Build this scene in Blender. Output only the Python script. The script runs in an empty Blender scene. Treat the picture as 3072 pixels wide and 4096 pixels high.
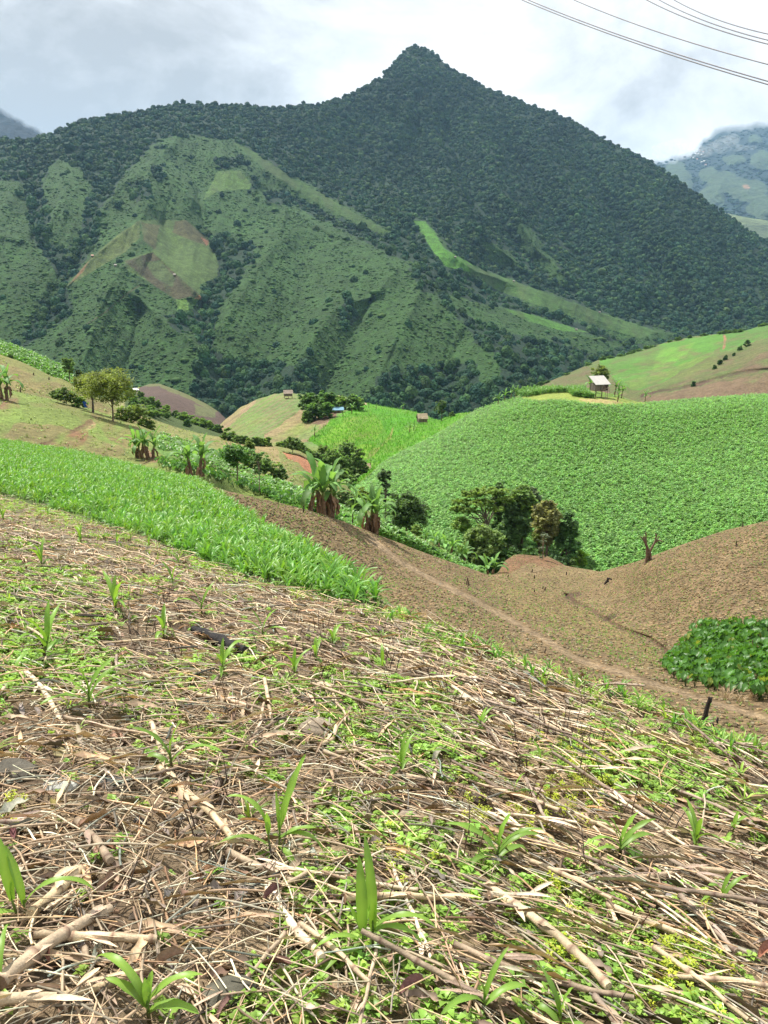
import bpy, bmesh, math, random
import numpy as np
from mathutils import Vector, Matrix

rng = np.random.default_rng(11)
random.seed(11)
scene = bpy.context.scene
COL = scene.collection
R = math.radians

# ------------------------------------------------------------------ camera
PITCH = R(15.7)
FPX, CX, CY = 3190.0, 1536.0, 2048.0
CAM = np.array([0.0, 0.0, 1.55])
FW = np.array([0, math.cos(PITCH), -math.sin(PITCH)])
UP = np.array([0, math.sin(PITCH), math.cos(PITCH)])
RT = np.array([1.0, 0, 0])
cd = bpy.data.cameras.new("camera")
cam = bpy.data.objects.new("camera", cd)
COL.objects.link(cam)
cam.location = CAM
cam.rotation_euler = (math.pi/2 - PITCH, 0, 0)
cd.sensor_fit = 'VERTICAL'
cd.sensor_height = 36.0
cd.lens = FPX/4096*36
cd.clip_start = 0.05
cd.clip_end = 40000
scene.camera = cam


def ray(u, v):
    u = np.asarray(u, float); v = np.asarray(v, float)
    return (FW[None] + ((u-CX)/FPX).reshape(-1, 1)*RT + ((CY-v)/FPX).reshape(-1, 1)*UP)


def at(u, v, d):
    return CAM + ray([u], [v])[0]*d


def project(P):
    Q = np.asarray(P, float)-CAM
    d = Q@FW
    return CX+FPX*(Q@RT)/d, CY-FPX*(Q@UP)/d, d


# ------------------------------------------------------------------ noise
def _h(ix, iy, s):
    n = (ix*374761393 + iy*668265263 + s*974634777) & 0xFFFFFFFF
    n = ((n ^ (n >> 13))*1274126177) & 0xFFFFFFFF
    return ((n ^ (n >> 16)) & 0xFFFF)/65535.0


def vnoise(x, y, s=0):
    x = np.asarray(x, float); y = np.asarray(y, float)
    ix = np.floor(x).astype(np.int64); iy = np.floor(y).astype(np.int64)
    fx = x-ix; fy = y-iy
    fx = fx*fx*(3-2*fx); fy = fy*fy*(3-2*fy)
    a = _h(ix, iy, s); b = _h(ix+1, iy, s); c = _h(ix, iy+1, s); d = _h(ix+1, iy+1, s)
    return (a*(1-fx)+b*fx)*(1-fy)+(c*(1-fx)+d*fx)*fy


def fbm(x, y, s=0, o=4):
    t = 0; a = 0.5; n = 0
    for i in range(o):
        t = t+a*(vnoise(x, y, s+i*7)-0.5); n += a
        x = x*2.03+11.3; y = y*2.03+5.7; a *= 0.5
    return t/n


# ------------------------------------------------------------------ tags and mesh helpers
def tag(o, label=None, cat=None, group=None, kind=None):
    if label: o['label'] = label
    if cat: o['category'] = cat
    if group: o['group'] = group
    if kind: o['kind'] = kind
    return o


def mesh_np(name, V, F, mat, col=None, smooth=True):
    V = np.asarray(V, np.float32); me = bpy.data.meshes.new(name)
    if isinstance(F, (list, tuple)):
        Fs = [np.asarray(f, np.int32) for f in F if len(f)]
    else:
        Fs = [np.asarray(F, np.int32)]
    tot = np.concatenate([np.full(len(f), f.shape[1], np.int32) for f in Fs])
    loops = np.concatenate([f.ravel() for f in Fs])
    st = np.concatenate([[0], np.cumsum(tot)[:-1]]).astype(np.int32)
    me.vertices.add(len(V)); me.vertices.foreach_set('co', V.ravel())
    me.loops.add(len(loops)); me.loops.foreach_set('vertex_index', loops)
    me.polygons.add(len(tot)); me.polygons.foreach_set('loop_start', st)
    try:
        me.polygons.foreach_set('loop_total', tot)
    except Exception:
        pass
    me.polygons.foreach_set('use_smooth', np.full(len(tot), smooth))
    me.update(calc_edges=True)
    if col is not None:
        col = np.asarray(col, np.float32)
        if col.shape[1] == 3:
            col = np.hstack([col, np.ones((len(col), 1), np.float32)])
        a = me.attributes.new('Col', 'FLOAT_COLOR', 'POINT')
        a.data.foreach_set('color', col.ravel())
    if mat: me.materials.append(mat)
    return me


def link(name, me, parent=None, loc=None, rot=None, scale=None):
    o = bpy.data.objects.new(name, me)
    COL.objects.link(o)
    if parent is not None: o.parent = parent
    if loc is not None: o.location = [float(x) for x in loc]
    if rot is not None: o.rotation_euler = rot
    if scale is not None: o.scale = (scale,)*3 if np.isscalar(scale) else scale
    return o


def empty(name, loc, rz=0.0, scale=1.0):
    o = link(name, None, None, loc, (0, 0, rz), scale)
    o.empty_display_size = 0.2
    return o


class MB:
    """collects quads/tris with vertex colours"""
    def __init__(s): s.V = []; s.Q = []; s.T = []; s.C = []; s.n = 0

    def add(s, V, F, c):
        V = np.asarray(V, float); F = np.asarray(F, int)
        c = np.asarray(c, float)
        if c.ndim == 1: c = np.tile(c[:3], (len(V), 1))
        s.V.append(V); s.C.append(c)
        (s.Q if F.shape[1] == 4 else s.T).append(F+s.n)
        s.n += len(V)
        return s

    def mesh(s, name, mat, smooth=True):
        F = []
        if s.Q: F.append(np.concatenate(s.Q))
        if s.T: F.append(np.concatenate(s.T))
        return mesh_np(name, np.concatenate(s.V), F, mat, np.concatenate(s.C), smooth)

    def build(s, name, mat, parent=None, smooth=True, **k):
        return link(name, s.mesh(name, mat, smooth), parent, **k)


BOXF = np.array([[0, 3, 2, 1], [4, 5, 6, 7], [0, 1, 5, 4], [1, 2, 6, 5], [2, 3, 7, 6], [3, 0, 4, 7]])


def box(mb, c, s, col, M=None, jit=0.0):
    x, y, z = [k/2 for k in s]
    V = np.array([[-x, -y, -z], [x, -y, -z], [x, y, -z], [-x, y, -z], [-x, -y, z], [x, -y, z], [x, y, z], [-x, y, z]])
    if jit: V = V+rng.normal(0, jit, V.shape)
    if M is not None: V = V@np.asarray(M).T
    mb.add(V+np.asarray(c, float), BOXF, col)


def frame_of(d):
    d = np.asarray(d, float); d = d/(np.linalg.norm(d)+1e-9)
    a = np.array([0, 0, 1.0]) if abs(d[2]) < .9 else np.array([1.0, 0, 0])
    s = np.cross(d, a); s /= np.linalg.norm(s)
    return d, s, np.cross(s, d)


def tube(mb, pts, rad, col, n=6, cap=True, jit=0.0, cols=None):
    pts = np.asarray(pts, float); m = len(pts)
    rad = np.full(m, rad) if np.isscalar(rad) else np.asarray(rad, float)
    t = np.gradient(pts, axis=0)
    V = []; C = []
    _, s, b = frame_of(t[0])
    for i in range(m):
        d = t[i]/(np.linalg.norm(t[i])+1e-9)
        s = s-d*(s@d); s /= np.linalg.norm(s)+1e-9
        b = np.cross(d, s)
        for k in range(n):
            a = 2*math.pi*k/n
            r = rad[i]*(1+(jit*(rng.random()-.5) if jit else 0))
            V.append(pts[i]+r*(math.cos(a)*s+math.sin(a)*b))
            C.append(col if cols is None else cols[i])
    F = [[i*n+k, i*n+(k+1) % n, (i+1)*n+(k+1) % n, (i+1)*n+k] for i in range(m-1) for k in range(n)]
    nv = len(V)
    mb.add(V, F, np.array(C))
    if cap:
        for i in (0, m-1):
            ring = np.array(V[i*n:(i+1)*n]); c0 = ring.mean(0)
            cc = np.array(C[i*n])*1.0
            T = [[k, (k+1) % n, n] if i else [(k+1) % n, k, n] for k in range(n)]
            mb.add(np.vstack([ring, c0]), T, cc)


# ------------------------------------------------------------------ materials
def nodes(m):
    m.use_nodes = True
    return m.node_tree, m.node_tree.nodes, m.node_tree.links


def mat_col(name, rough=.8, noise=(), bump=None, transl=0.0, spec=.3, fade=False):
    """principled material coloured by the thing's own colour attribute, varied by noises
    noise: list of (scale, low, high) brightness factors in object metres; bump: (scale, distance)"""
    m = bpy.data.materials.new(name)
    t, N, L = nodes(m)
    N.clear()
    out = N.new('ShaderNodeOutputMaterial')
    p = N.new('ShaderNodeBsdfPrincipled')
    p.inputs['Roughness'].default_value = rough
    p.inputs['Specular IOR Level'].default_value = spec
    at_ = N.new('ShaderNodeAttribute'); at_.attribute_name = 'Col'
    c = at_.outputs['Color']
    geo = N.new('ShaderNodeNewGeometry')
    for (sc, lo, hi) in noise:
        nz = N.new('ShaderNodeTexNoise'); nz.inputs['Scale'].default_value = sc
        nz.inputs['Detail'].default_value = 4
        L.new(geo.outputs['Position'], nz.inputs['Vector'])
        mr = N.new('ShaderNodeMapRange')
        mr.inputs['From Min'].default_value = .3; mr.inputs['From Max'].default_value = .7
        mr.inputs['To Min'].default_value = lo; mr.inputs['To Max'].default_value = hi
        L.new(nz.outputs['Fac'], mr.inputs['Value'])
        mx = N.new('ShaderNodeVectorMath'); mx.operation = 'SCALE'
        L.new(c, mx.inputs[0]); L.new(mr.outputs['Result'], mx.inputs['Scale'])
        c = mx.outputs['Vector']
    L.new(c, p.inputs['Base Color'])
    if bump:
        nb = N.new('ShaderNodeTexNoise'); nb.inputs['Scale'].default_value = bump[0]
        nb.inputs['Detail'].default_value = 6; nb.inputs['Roughness'].default_value = .65
        L.new(geo.outputs['Position'], nb.inputs['Vector'])
        b = N.new('ShaderNodeBump'); b.inputs['Distance'].default_value = bump[1]
        b.inputs['Strength'].default_value = 1.0
        L.new(nb.outputs['Fac'], b.inputs['Height'])
        L.new(b.outputs['Normal'], p.inputs['Normal'])
    sh = p.outputs['BSDF']
    if transl > 0:
        tr = N.new('ShaderNodeBsdfTranslucent')
        mt = N.new('ShaderNodeVectorMath'); mt.operation = 'MULTIPLY'
        mt.inputs[1].default_value = (1.25, 1.25, .55)
        L.new(c, mt.inputs[0]); L.new(mt.outputs['Vector'], tr.inputs['Color'])
        ms = N.new('ShaderNodeMixShader'); ms.inputs['Fac'].default_value = transl
        L.new(sh, ms.inputs[1]); L.new(tr.outputs['BSDF'], ms.inputs[2])
        sh = ms.outputs['Shader']
    if fade:      # tops fade to transparent along a ragged line, standing in for cloud
        tp = N.new('ShaderNodeBsdfTransparent'); ms = N.new('ShaderNodeMixShader')
        L.new(at_.outputs['Alpha'], ms.inputs['Fac']); L.new(tp.outputs['BSDF'], ms.inputs[1]); L.new(sh, ms.inputs[2]); sh = ms.outputs['Shader']
    L.new(sh, out.inputs['Surface'])
    return m


M_soil = mat_col('soil_near', .9, [(9, .6, 1.4), (60, .6, 1.35)], (70, .02))
M_brown = mat_col('soil_field', .9, [(.35, .85, 1.15), (2.2, .6, 1.35), (7, .55, 1.5)], (5, .22))
M_field = mat_col('field_soil', .9, [(.12, .85, 1.15), (1.2, .75, 1.3), (6, .65, 1.4)], (3, .35))
M_hill = mat_col('hill_grass', .9, [(.03, .88, 1.12), (.3, .8, 1.2), (1.4, .7, 1.35)], (1.0, .8))
M_mount = mat_col('mountain_ground', .95, [(.01, .85, 1.15), (.08, .7, 1.3), (.4, .65, 1.4)], (.25, 4))
M_far = mat_col('far_hills', .95, [(.002, .9, 1.1), (.01, .7, 1.3), (.04, .7, 1.3)], (.02, 40))
M_farc = mat_col('cloud_fade_hills', .95, [(.002, .9, 1.1), (.01, .7, 1.3), (.04, .7, 1.3)], (.02, 40), fade=True)
M_leaf = mat_col('leaf', .42, [(7, .85, 1.15)], None, .38, .4)
M_tleaf = mat_col('tree_leaf', .55, [(.8, .8, 1.2)], None, .42, .3)
M_forest = mat_col('forest_leaf', .8, [(.06, .75, 1.3), (.5, .7, 1.35)], None, 0, .15)
M_straw = mat_col('dry_straw', .75, [(40, .72, 1.22)], None, .08, .25)
M_stalk = mat_col('dry_stalk', .7, [(25, .75, 1.2), (160, .8, 1.15)], (180, .002), 0, .3)
M_bark = mat_col('bark', .9, [(8, .6, 1.4), (40, .7, 1.3)], (30, .02))
M_wood = mat_col('old_wood', .85, [(3, .7, 1.3), (12, .75, 1.2)], (20, .01))
M_roof = mat_col('roof_sheet', .5, [(1.5, .9, 1.05)], None, 0, .5)
M_rock = mat_col('rock', .85, [(10, .7, 1.3), (50, .75, 1.25)], (40, .01))
M_char = mat_col('charred_wood', .8, [(30, .5, 1.6)], (40, .02))
M_cable = mat_col('cable', .5, [], None, 0, .5)
M_cloth = mat_col('cloth', .8, [(9, .8, 1.2)])

# ------------------------------------------------------------------ surfaces
def tps_fit(pts, vals, lam=0.0):
    P = np.asarray(pts, float)/1000.0; n = len(P)
    r2 = ((P[:, None]-P[None])**2).sum(-1)
    K = np.where(r2 > 0, .5*r2*np.log(r2+1e-12), 0)+lam*np.eye(n)
    A = np.zeros((n+3, n+3)); A[:n, :n] = K
    A[:n, n] = 1; A[:n, n+1:] = P; A[n, :n] = 1; A[n+1:, :n] = P.T
    b = np.zeros(n+3); b[:n] = vals
    return P, np.linalg.solve(A, b)


def tps_eval(fit, u, v):
    P, c = fit; n = len(P)
    u = np.asarray(u, float)/1000; v = np.asarray(v, float)/1000
    out = c[n]+c[n+1]*u+c[n+2]*v
    for i in range(n):
        r2 = (u-P[i, 0])**2+(v-P[i, 1])**2
        out = out+c[i]*.5*r2*np.log(r2+1e-12)
    return out


def inpoly(u, v, poly):
    u = np.asarray(u, float); v = np.asarray(v, float)
    r = np.zeros(u.shape, bool); p = np.asarray(poly, float); j = len(p)-1
    for i in range(len(p)):
        xi, yi = p[i]; xj, yj = p[j]
        c = ((yi > v) != (yj > v)) & (u < (xj-xi)*(v-yi)/(yj-yi+1e-12)+xi)
        r ^= c; j = i
    return r


def dist_poly(u, v, line):
    d = np.full(np.shape(u), 1e9)
    for (x0, y0), (x1, y1) in zip(line[:-1], line[1:]):
        dx, dy = x1-x0, y1-y0
        t = np.clip(((u-x0)*dx+(v-y0)*dy)/(dx*dx+dy*dy+1e-9), 0, 1)
        d = np.minimum(d, np.hypot(u-x0-t*dx, v-y0-t*dy))
    return d


class Layer:
    """one hill: where it stands is given by surveyed points (bearing, height, distance)"""
    def __init__(s, name, top, ctrl, bot, u0, u1, nu, nv, mat, colf, relief=None, disp=None,
                 rnd=(.06, 120), w_fn=None, back=.25, drop=.45, tpow=1.0, lam=0.0, alpha=None):
        s.alpha = alpha
        s.name = name; s.top_pts = np.array(top, float); s.relief = relief; s.disp = disp; s.rnd = rnd
        s.w_fn = w_fn; s.bot_pts = np.array(bot, float) if np.ndim(bot) else None; s.botc = bot
        if w_fn is None:
            c = np.array(ctrl, float); s.fit = tps_fit(c[:, :2], 1/c[:, 2], lam)
            s.wmin, s.wmax = (1/c[:, 2]).min()*.7, (1/c[:, 2]).max()*1.5
        s.u0, s.u1, s.nu, s.nv, s.mat, s.colf, s.back, s.drop, s.tpow = u0, u1, nu, nv, mat, colf, back, drop, tpow

    def top(s, u): return np.interp(u, s.top_pts[:, 0], s.top_pts[:, 1])

    def bot(s, u):
        return np.interp(u, s.bot_pts[:, 0], s.bot_pts[:, 1]) if s.bot_pts is not None else np.full(np.shape(u), float(s.botc))

    def depth(s, u, v):
        u = np.asarray(u, float); v = np.asarray(v, float)
        w = s.w_fn(u, v) if s.w_fn else np.clip(tps_eval(s.fit, u, v), s.wmin, s.wmax)
        d = 1/w
        if s.relief: d = d*s.relief(u, v)
        a, L = s.rnd
        t = np.clip((v-s.top(u))/L, 0, 1)
        return d*(1+a*(1-np.sqrt(np.clip(1-(1-t)**2, 0, 1))))

    def P(s, u, v):
        u = np.atleast_1d(np.asarray(u, float)); v = np.atleast_1d(np.asarray(v, float))
        p = CAM+ray(u, v)*s.depth(u, v)[:, None]
        if s.disp is not None: p[:, 2] += s.disp(p[:, 0], p[:, 1])
        return p

    def hit(s, u, v, n=8):
        """the ground point that is seen in direction (u, v), bumps included"""
        u = np.atleast_1d(np.asarray(u, float)); v0 = np.atleast_1d(np.asarray(v, float)); w = v0.copy(); uu = u.copy()
        for _ in range(n):
            p = s.P(uu, w); a, b, _d = project(p)
            uu = uu-.7*(a-u); w = w-.7*(b-v0)
        return s.P(uu, w)

    def p1(s, u, v): return s.hit([u], [v])[0] if s.disp is not None else s.P([u], [v])[0]

    def build(s):
        us = np.linspace(s.u0, s.u1, s.nu)
        t = np.linspace(0, 1, s.nv)**s.tpow
        U = np.tile(us, (s.nv, 1)); T = t[:, None]
        tp, bt = s.top(us), s.bot(us)
        Vv = tp[None]+T*(np.maximum(bt-tp, 20))[None]
        P = s.P(U.ravel(), Vv.ravel()).reshape(s.nv, s.nu, 3)
        C = s.colf(U.ravel(), Vv.ravel(), P.reshape(-1, 3)).reshape(s.nv, s.nu, 3)
        if s.alpha: C = np.concatenate([C, s.alpha(U, Vv)[..., None]], -1)
        # the far side of the hill, running down behind its crest
        top = P[0]; dirh = top-CAM; el = dirh[:, 2]/np.hypot(dirh[:, 0], dirh[:, 1])
        dh = dirh[:, :2]/np.hypot(dirh[:, 0], dirh[:, 1])[:, None]
        D = np.hypot(dirh[:, 0], dirh[:, 1])
        rows = []
        for k in range(8, 0, -1):
            q = k/8; dl = s.back*D*q
            r = top.copy(); r[:, :2] += dh*dl[:, None]
            r[:, 2] += np.where(el > 0, el*dl*(1-q), el*dl*1.15)-s.drop*s.back*D*q*q-.02*s.back*D*q
            rows.append(r)
        A = np.concatenate([np.array(rows), P]); CC = np.concatenate([np.tile(C[0], (8, 1, 1)), C])
        n, m = A.shape[:2]
        idx = np.arange(n*m).reshape(n, m)
        F = np.stack([idx[1:, :-1], idx[1:, 1:], idx[:-1, 1:], idx[:-1, :-1]], -1).reshape(-1, 4)
        o = link(s.name, mesh_np(s.name, A.reshape(-1, 3), F, s.mat, CC.reshape(-1, CC.shape[-1])))
        o['kind'] = 'structure'
        return o

    def normal(s, u, v, e=6.0):
        a = s.P(u, v); b = s.P(np.asarray(u)+e, v); c = s.P(u, np.asarray(v)-e)
        n = np.cross(b-a, c-a); n /= np.linalg.norm(n, axis=1)[:, None]+1e-12
        return np.where(n[:, 2:3] < 0, -n, n)


def paint(base, items, warp=8.0, sc=40.0, mott=()):
    """colour function: base albedo, then each field (polygon, albedo) laid over it with an irregular edge"""
    def f(u, v, P):
        wu = u+warp*2*fbm(u/sc, v/sc, 3); wv = v+warp*2*fbm(u/sc+9, v/sc+4, 5)
        C = np.tile(np.array(base, float), (len(u), 1))
        for it in items:
            poly, c = it[0], it[1]
            if len(it) > 2:      # a line of some width
                m = dist_poly(wu, wv, poly) < it[2]
            else:
                m = inpoly(wu, wv, poly)
            C[m] = c
        for (c, amt, su, sv, sk, sd) in mott:      # patches where weeds or bare soil show through
            q = np.clip((fbm((u+sk*v)/su, v/sv, sd, 4)*3.2), 0, 1)[:, None]*amt
            C = C*(1-q)+np.array(c)*q
        k = 1+.16*fbm(u/90, v/90, 21, 3)[:, None]
        return C*k
    return f


# --- foreground slope with the stubble and the young maize field beyond
GA, GB = -0.13, -0.21


def w_fore(u, v):
    r = ray(u, v)
    den = GA*r[:, 0]+GB*r[:, 1]-r[:, 2]
    w = np.maximum(den, .0005)/1.55
    g = np.interp(w, [0, 1/60, 1/13, 1/7.5, 10], [.75, .75, .72, 1, 1])
    lim = 1/62.
    return np.maximum(w*g, lim)


def d_fore(x, y):
    near = np.clip(1.6-y/20, .3, 1)
    return (.05*fbm(x*1.3, y*1.3, 2, 3)+.035*fbm(x*6, y*6, 8, 4))*near*1.5


FTOP = [(-500, 1700), (-100, 1745), (0, 1768), (300, 1812), (600, 1890), (800, 1935), (900, 2010), (1000, 2080), (1200, 2205), (1400, 2330),
        (1480, 2400), (1700, 2505), (1850, 2565), (2000, 2620), (2200, 2690), (2400, 2755), (2600, 2825), (2800, 2920),
        (2950, 2975), (3072, 3035), (3500, 3230)]
CORN = [(-600, 1600), (0, 1600), (850, 1800), (1560, 2470), (1480, 2440), (1296, 2395), (1037, 2335), (778, 2240), (555, 2150), (260, 2057), (0, 1983), (-600, 1820)]
C_SOIL = np.array([.12, .083, .052]); C_DRY = np.array([.33, .245, .15])


def col_fore(u, v, P):
    n = fbm(P[:, 0]*1.1, P[:, 1]*1.1, 4, 4); n2 = fbm(P[:, 0]*7, P[:, 1]*7, 9, 3)
    k = np.clip(.5+1.3*n+1.1*n2, 0, 1)[:, None]
    C = C_SOIL*(1-k)+C_DRY*k
    far = np.clip((P[:, 1]-6)/9, 0, 1)[:, None]
    C = C*(1-.5*far)+.5*far*np.array([.16, .16, .06])
    m = inpoly(u, v, CORN)
    C[m] = np.array([.075, .10, .030])
    return C


L0 = Layer('near_slope', FTOP, None, 4330, -500, 3500, 560, 520, M_soil, col_fore, disp=d_fore, rnd=(.05, 60), w_fn=w_fore, back=.5, drop=.6)

# --- brown field below, with the small valley
BTOP = [(600, 1900), (796, 1932), (930, 1968), (1130, 2015), (1300, 2055), (1480, 2125), (1700, 2212), (1850, 2265), (1960, 2300), (1992, 2290), (2020, 2245), (2060, 2218),
        (2140, 2213), (2200, 2228), (2260, 2262), (2400, 2286), (2560, 2242), (2750, 2172), (2900, 2122), (3072, 2082), (3500, 2010)]
BCT = [(700, 1900, 40), (1000, 1980, 45), (1300, 2052, 50), (1480, 2120, 54), (1700, 2212, 60), (1850, 2262, 66), (1960, 2300, 74), (2060, 2220, 98), (2200, 2235, 98), (2400, 2288, 86),
       (2585, 2245, 67), (2850, 2150, 62), (3072, 2085, 58), (3500, 2010, 52), (2280, 2395, 66), (2430, 2485, 53), (2640, 2600, 41), (2700, 2700, 34),
       (1480, 2200, 49), (1850, 2400, 44), (2220, 2600, 35), (2600, 2740, 29), (3000, 2860, 25), (1480, 2440, 38), (1200, 2250, 41), (2000, 2640, 31),
       (2400, 2760, 27.5), (2815, 2885, 23.5), (3072, 3040, 20), (3500, 3250, 17), (1000, 2110, 41), (2900, 2400, 46), (3072, 2600, 36), (2700, 2400, 52), (3400, 2500, 38), (3400, 2850, 24)]
PATH = [(1480, 2150), (1600, 2245), (1750, 2330), (1900, 2405), (2050, 2490), (2220, 2590), (2330, 2655), (2470, 2690), (2600, 2735), (2780, 2790), (3072, 2880), (3400, 2960)]
GULLY = [(2262, 2380), (2300, 2410), (2340, 2425), (2420, 2480), (2500, 2520), (2600, 2555), (2650, 2590), (2700, 2640)]


def d_brown(x, y):
    return .25*fbm(x*.12, y*.12, 31, 3)+.06*fbm(x*1.1, y*1.1, 32, 3)


def r_brown(u, v):
    d = dist_poly(u, v, GULLY)
    return 1+.030*np.exp(-(d/9)**2)+.018*np.exp(-(dist_poly(u, v, [(2270, 2385), (2310, 2375)])/12)**2)


cb = paint([.205, .142, .073], [
    ([(2050, 2200), (2500, 2260), (2300, 2400), (2100, 2360), (1990, 2330)], [.20, .145, .07]),
    ([(1950, 2330), (2200, 2380), (2450, 2490), (2640, 2600), (2620, 2700), (2300, 2560), (2000, 2400)], [.215, .155, .07]),
    ([(1990, 2300), (2020, 2240), (2140, 2210), (2260, 2260), (2200, 2270), (2120, 2250), (2030, 2290)], [.19, .105, .055]),
    (PATH, [.275, .198, .118], 9), (GULLY, [.11, .065, .04], 7),
    ([(2265, 2385), (2310, 2375)], [.10, .06, .04], 10), ([(2415, 2480), (2455, 2465)], [.08, .05, .03], 9),
], 8, 25, [([.15, .145, .05], .22, 120, 60, .5, 201), ([.22, .155, .09], .5, 60, 30, 1.5, 203), ([.12, .08, .044], .45, 26, 12, 1.5, 204)])
L1 = Layer('brown_field', BTOP, BCT, [(600, 2150), (900, 2200), (1480, 2560), (2400, 2900), (3072, 3180), (3500, 3400)], 600, 3500, 620, 300, M_brown, cb, relief=r_brown, disp=d_brown, rnd=(.05, 50), back=.12, drop=.5)

# --- yellow-green field with banana clumps
YTOP = [(-500, 1500), (0, 1555), (40, 1562), (133, 1582), (265, 1608), (345, 1628), (464, 1668), (564, 1698), (637, 1731), (749, 1764), (862, 1813), (986, 1876), (1131, 1930),
        (1224, 1974), (1364, 2030), (1463, 2075), (1596, 2122), (1728, 2168), (1861, 2248), (1950, 2292), (2100, 2380)]
YCT = [(-500, 1500, 100), (0, 1558, 106), (345, 1630, 108), (564, 1700, 104), (749, 1766, 98), (0, 1760, 70), (-500, 1700, 66), (583, 1833, 76), (792, 1905, 57), (900, 1880, 78), (1131, 1932, 80),
       (1285, 2045, 60), (1364, 2032, 76), (1483, 2120, 64), (1728, 2170, 80), (1950, 2294, 84), (300, 1820, 72), (300, 1980, 60), (1000, 2060, 70), (2100, 2500, 80), (1500, 2260, 75), (1200, 2150, 70), (1285, 2110, 66), (1800, 2350, 80), (800, 2040, 62)]
DITCH = [(170, 1780), (250, 1745), (330, 1712), (365, 1690)]
cy = paint([.150, .20, .045], [
    ([(0, 1760), (60, 1690), (200, 1700), (330, 1730), (480, 1790), (560, 1870), (700, 1950), (0, 1950)], [.18, .16, .06]),
    ([(345, 1635), (560, 1700), (600, 1760), (500, 1800), (420, 1740)], [.19, .16, .06]),
    ([(0, 1590), (70, 1590), (80, 1640), (0, 1640)], [.19, .12, .06]),
    ([(520, 1780), (560, 1760), (640, 1850), (560, 1860)], [.21, .13, .07]),
    ([(630, 1730), (760, 1764), (1131, 1925), (1500, 2085), (1950, 2290), (1900, 2300), (1500, 2150), (1200, 2050), (900, 1900), (700, 1850), (600, 1800)], [.10, .19, .04]),
    ([(180, 1795), (260, 1758), (370, 1700)], [.33, .22, .12], 12), (DITCH, [.12, .065, .035], 9),
    ([(200, 1800), (330, 1740), (300, 1800)], [.20, .11, .055], 22),
], 9, 40, [([.185, .15, .065], .7, 70, 30, -1.0, 205), ([.17, .25, .05], .8, 80, 40, .5, 207)])
L2 = Layer('banana_field', YTOP, YCT, [(-500, 2050), (0, 2080), (800, 2120), (1500, 2300), (2100, 2560)], -500, 2100, 420, 160, M_field, cy,
           relief=lambda u, v: 1+.006*np.exp(-(dist_poly(u, v, DITCH)/9)**2), disp=lambda x, y: .5*fbm(x*.08, y*.08, 41, 3)+.08*fbm(x*.8, y*.8, 42, 3), rnd=(.10, 70), back=.25, drop=.45)

# --- left hills behind
L3 = Layer('terraced_field', [(-500, 1330), (0, 1420), (66, 1444), (133, 1470), (199, 1500), (265, 1523), (305, 1541), (345, 1567), (450, 1622), (600, 1700), (760, 1800)],
           [(-500, 1330, 150), (0, 1420, 158), (300, 1540, 156), (0, 1560, 128), (600, 1700, 150), (300, 1700, 124), (-500, 1560, 120), (760, 1900, 120)], 1760, -500, 760, 240, 80, M_field,
           paint([.185, .155, .062], [([(0, 1400), (330, 1540), (600, 1690), (590, 1710), (320, 1570), (200, 1520), (0, 1450)], [.19, .19, .06])], 5, 30, [([.16, .19, .06], .7, 60, 20, .5, 209)]),
           disp=lambda x, y: .10*np.sin(y*2.6+x*1.2)+.4*fbm(x*.1, y*.1, 51, 3), rnd=(.10, 60))
L3b = Layer('upper_field', [(-500, 1250), (0, 1360), (66, 1384), (133, 1410), (199, 1440), (259, 1468), (292, 1506), (340, 1570), (500, 1660)],
            [(-500, 1250, 190), (0, 1360, 195), (259, 1468, 190), (0, 1450, 175), (300, 1600, 175), (500, 1700, 175), (-500, 1400, 170)], 1640, -500, 500, 200, 60, M_field,
            paint([.12, .22, .075], [([(0, 1410), (300, 1540), (400, 1640), (0, 1640)], [.13, .17, .05])], 5, 30), rnd=(.10, 60))
# --- field with the red scar
SCAR = [(1131, 1806), (1160, 1815), (1200, 1822), (1246, 1846), (1262, 1900), (1225, 1885), (1190, 1850), (1150, 1835)]
L4 = Layer('scarred_field', [(400, 1640), (500, 1648), (597, 1671), (696, 1704), (796, 1733), (886, 1750), (998, 1777), (1118, 1780), (1198, 1797), (1258, 1830), (1295, 1862), (1400, 1960), (1500, 2050)],
           [(400, 1640, 140), (597, 1671, 150), (886, 1750, 150), (1118, 1780, 150), (1258, 1830, 148), (1000, 1860, 120), (1200, 1900, 118), (1295, 1990, 115), (600, 1800, 125), (1500, 2100, 112)],
           2080, 400, 1500, 300, 110, M_field, paint([.18, .19, .062], [
               ([(900, 1750), (1110, 1790), (1120, 1850), (1000, 1830), (880, 1800)], [.25, .195, .09]),
               (SCAR, [.33, .145, .075]), ([(1141, 1925), (1180, 1905), (1200, 1930), (1170, 1960)], [.33, .15, .07]),
               ([(1000, 1960), (1200, 1900), (1260, 1960), (1300, 2080), (1000, 2080)], [.17, .18, .06])], 6, 30, [([.17, .20, .06], .8, 60, 30, .5, 211), ([.26, .16, .09], .5, 60, 30, .5, 213)]),
           relief=lambda u, v: 1+.012*inpoly(u, v, SCAR), disp=lambda x, y: .5*fbm(x*.09, y*.09, 61, 3), rnd=(.10, 50))
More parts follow.
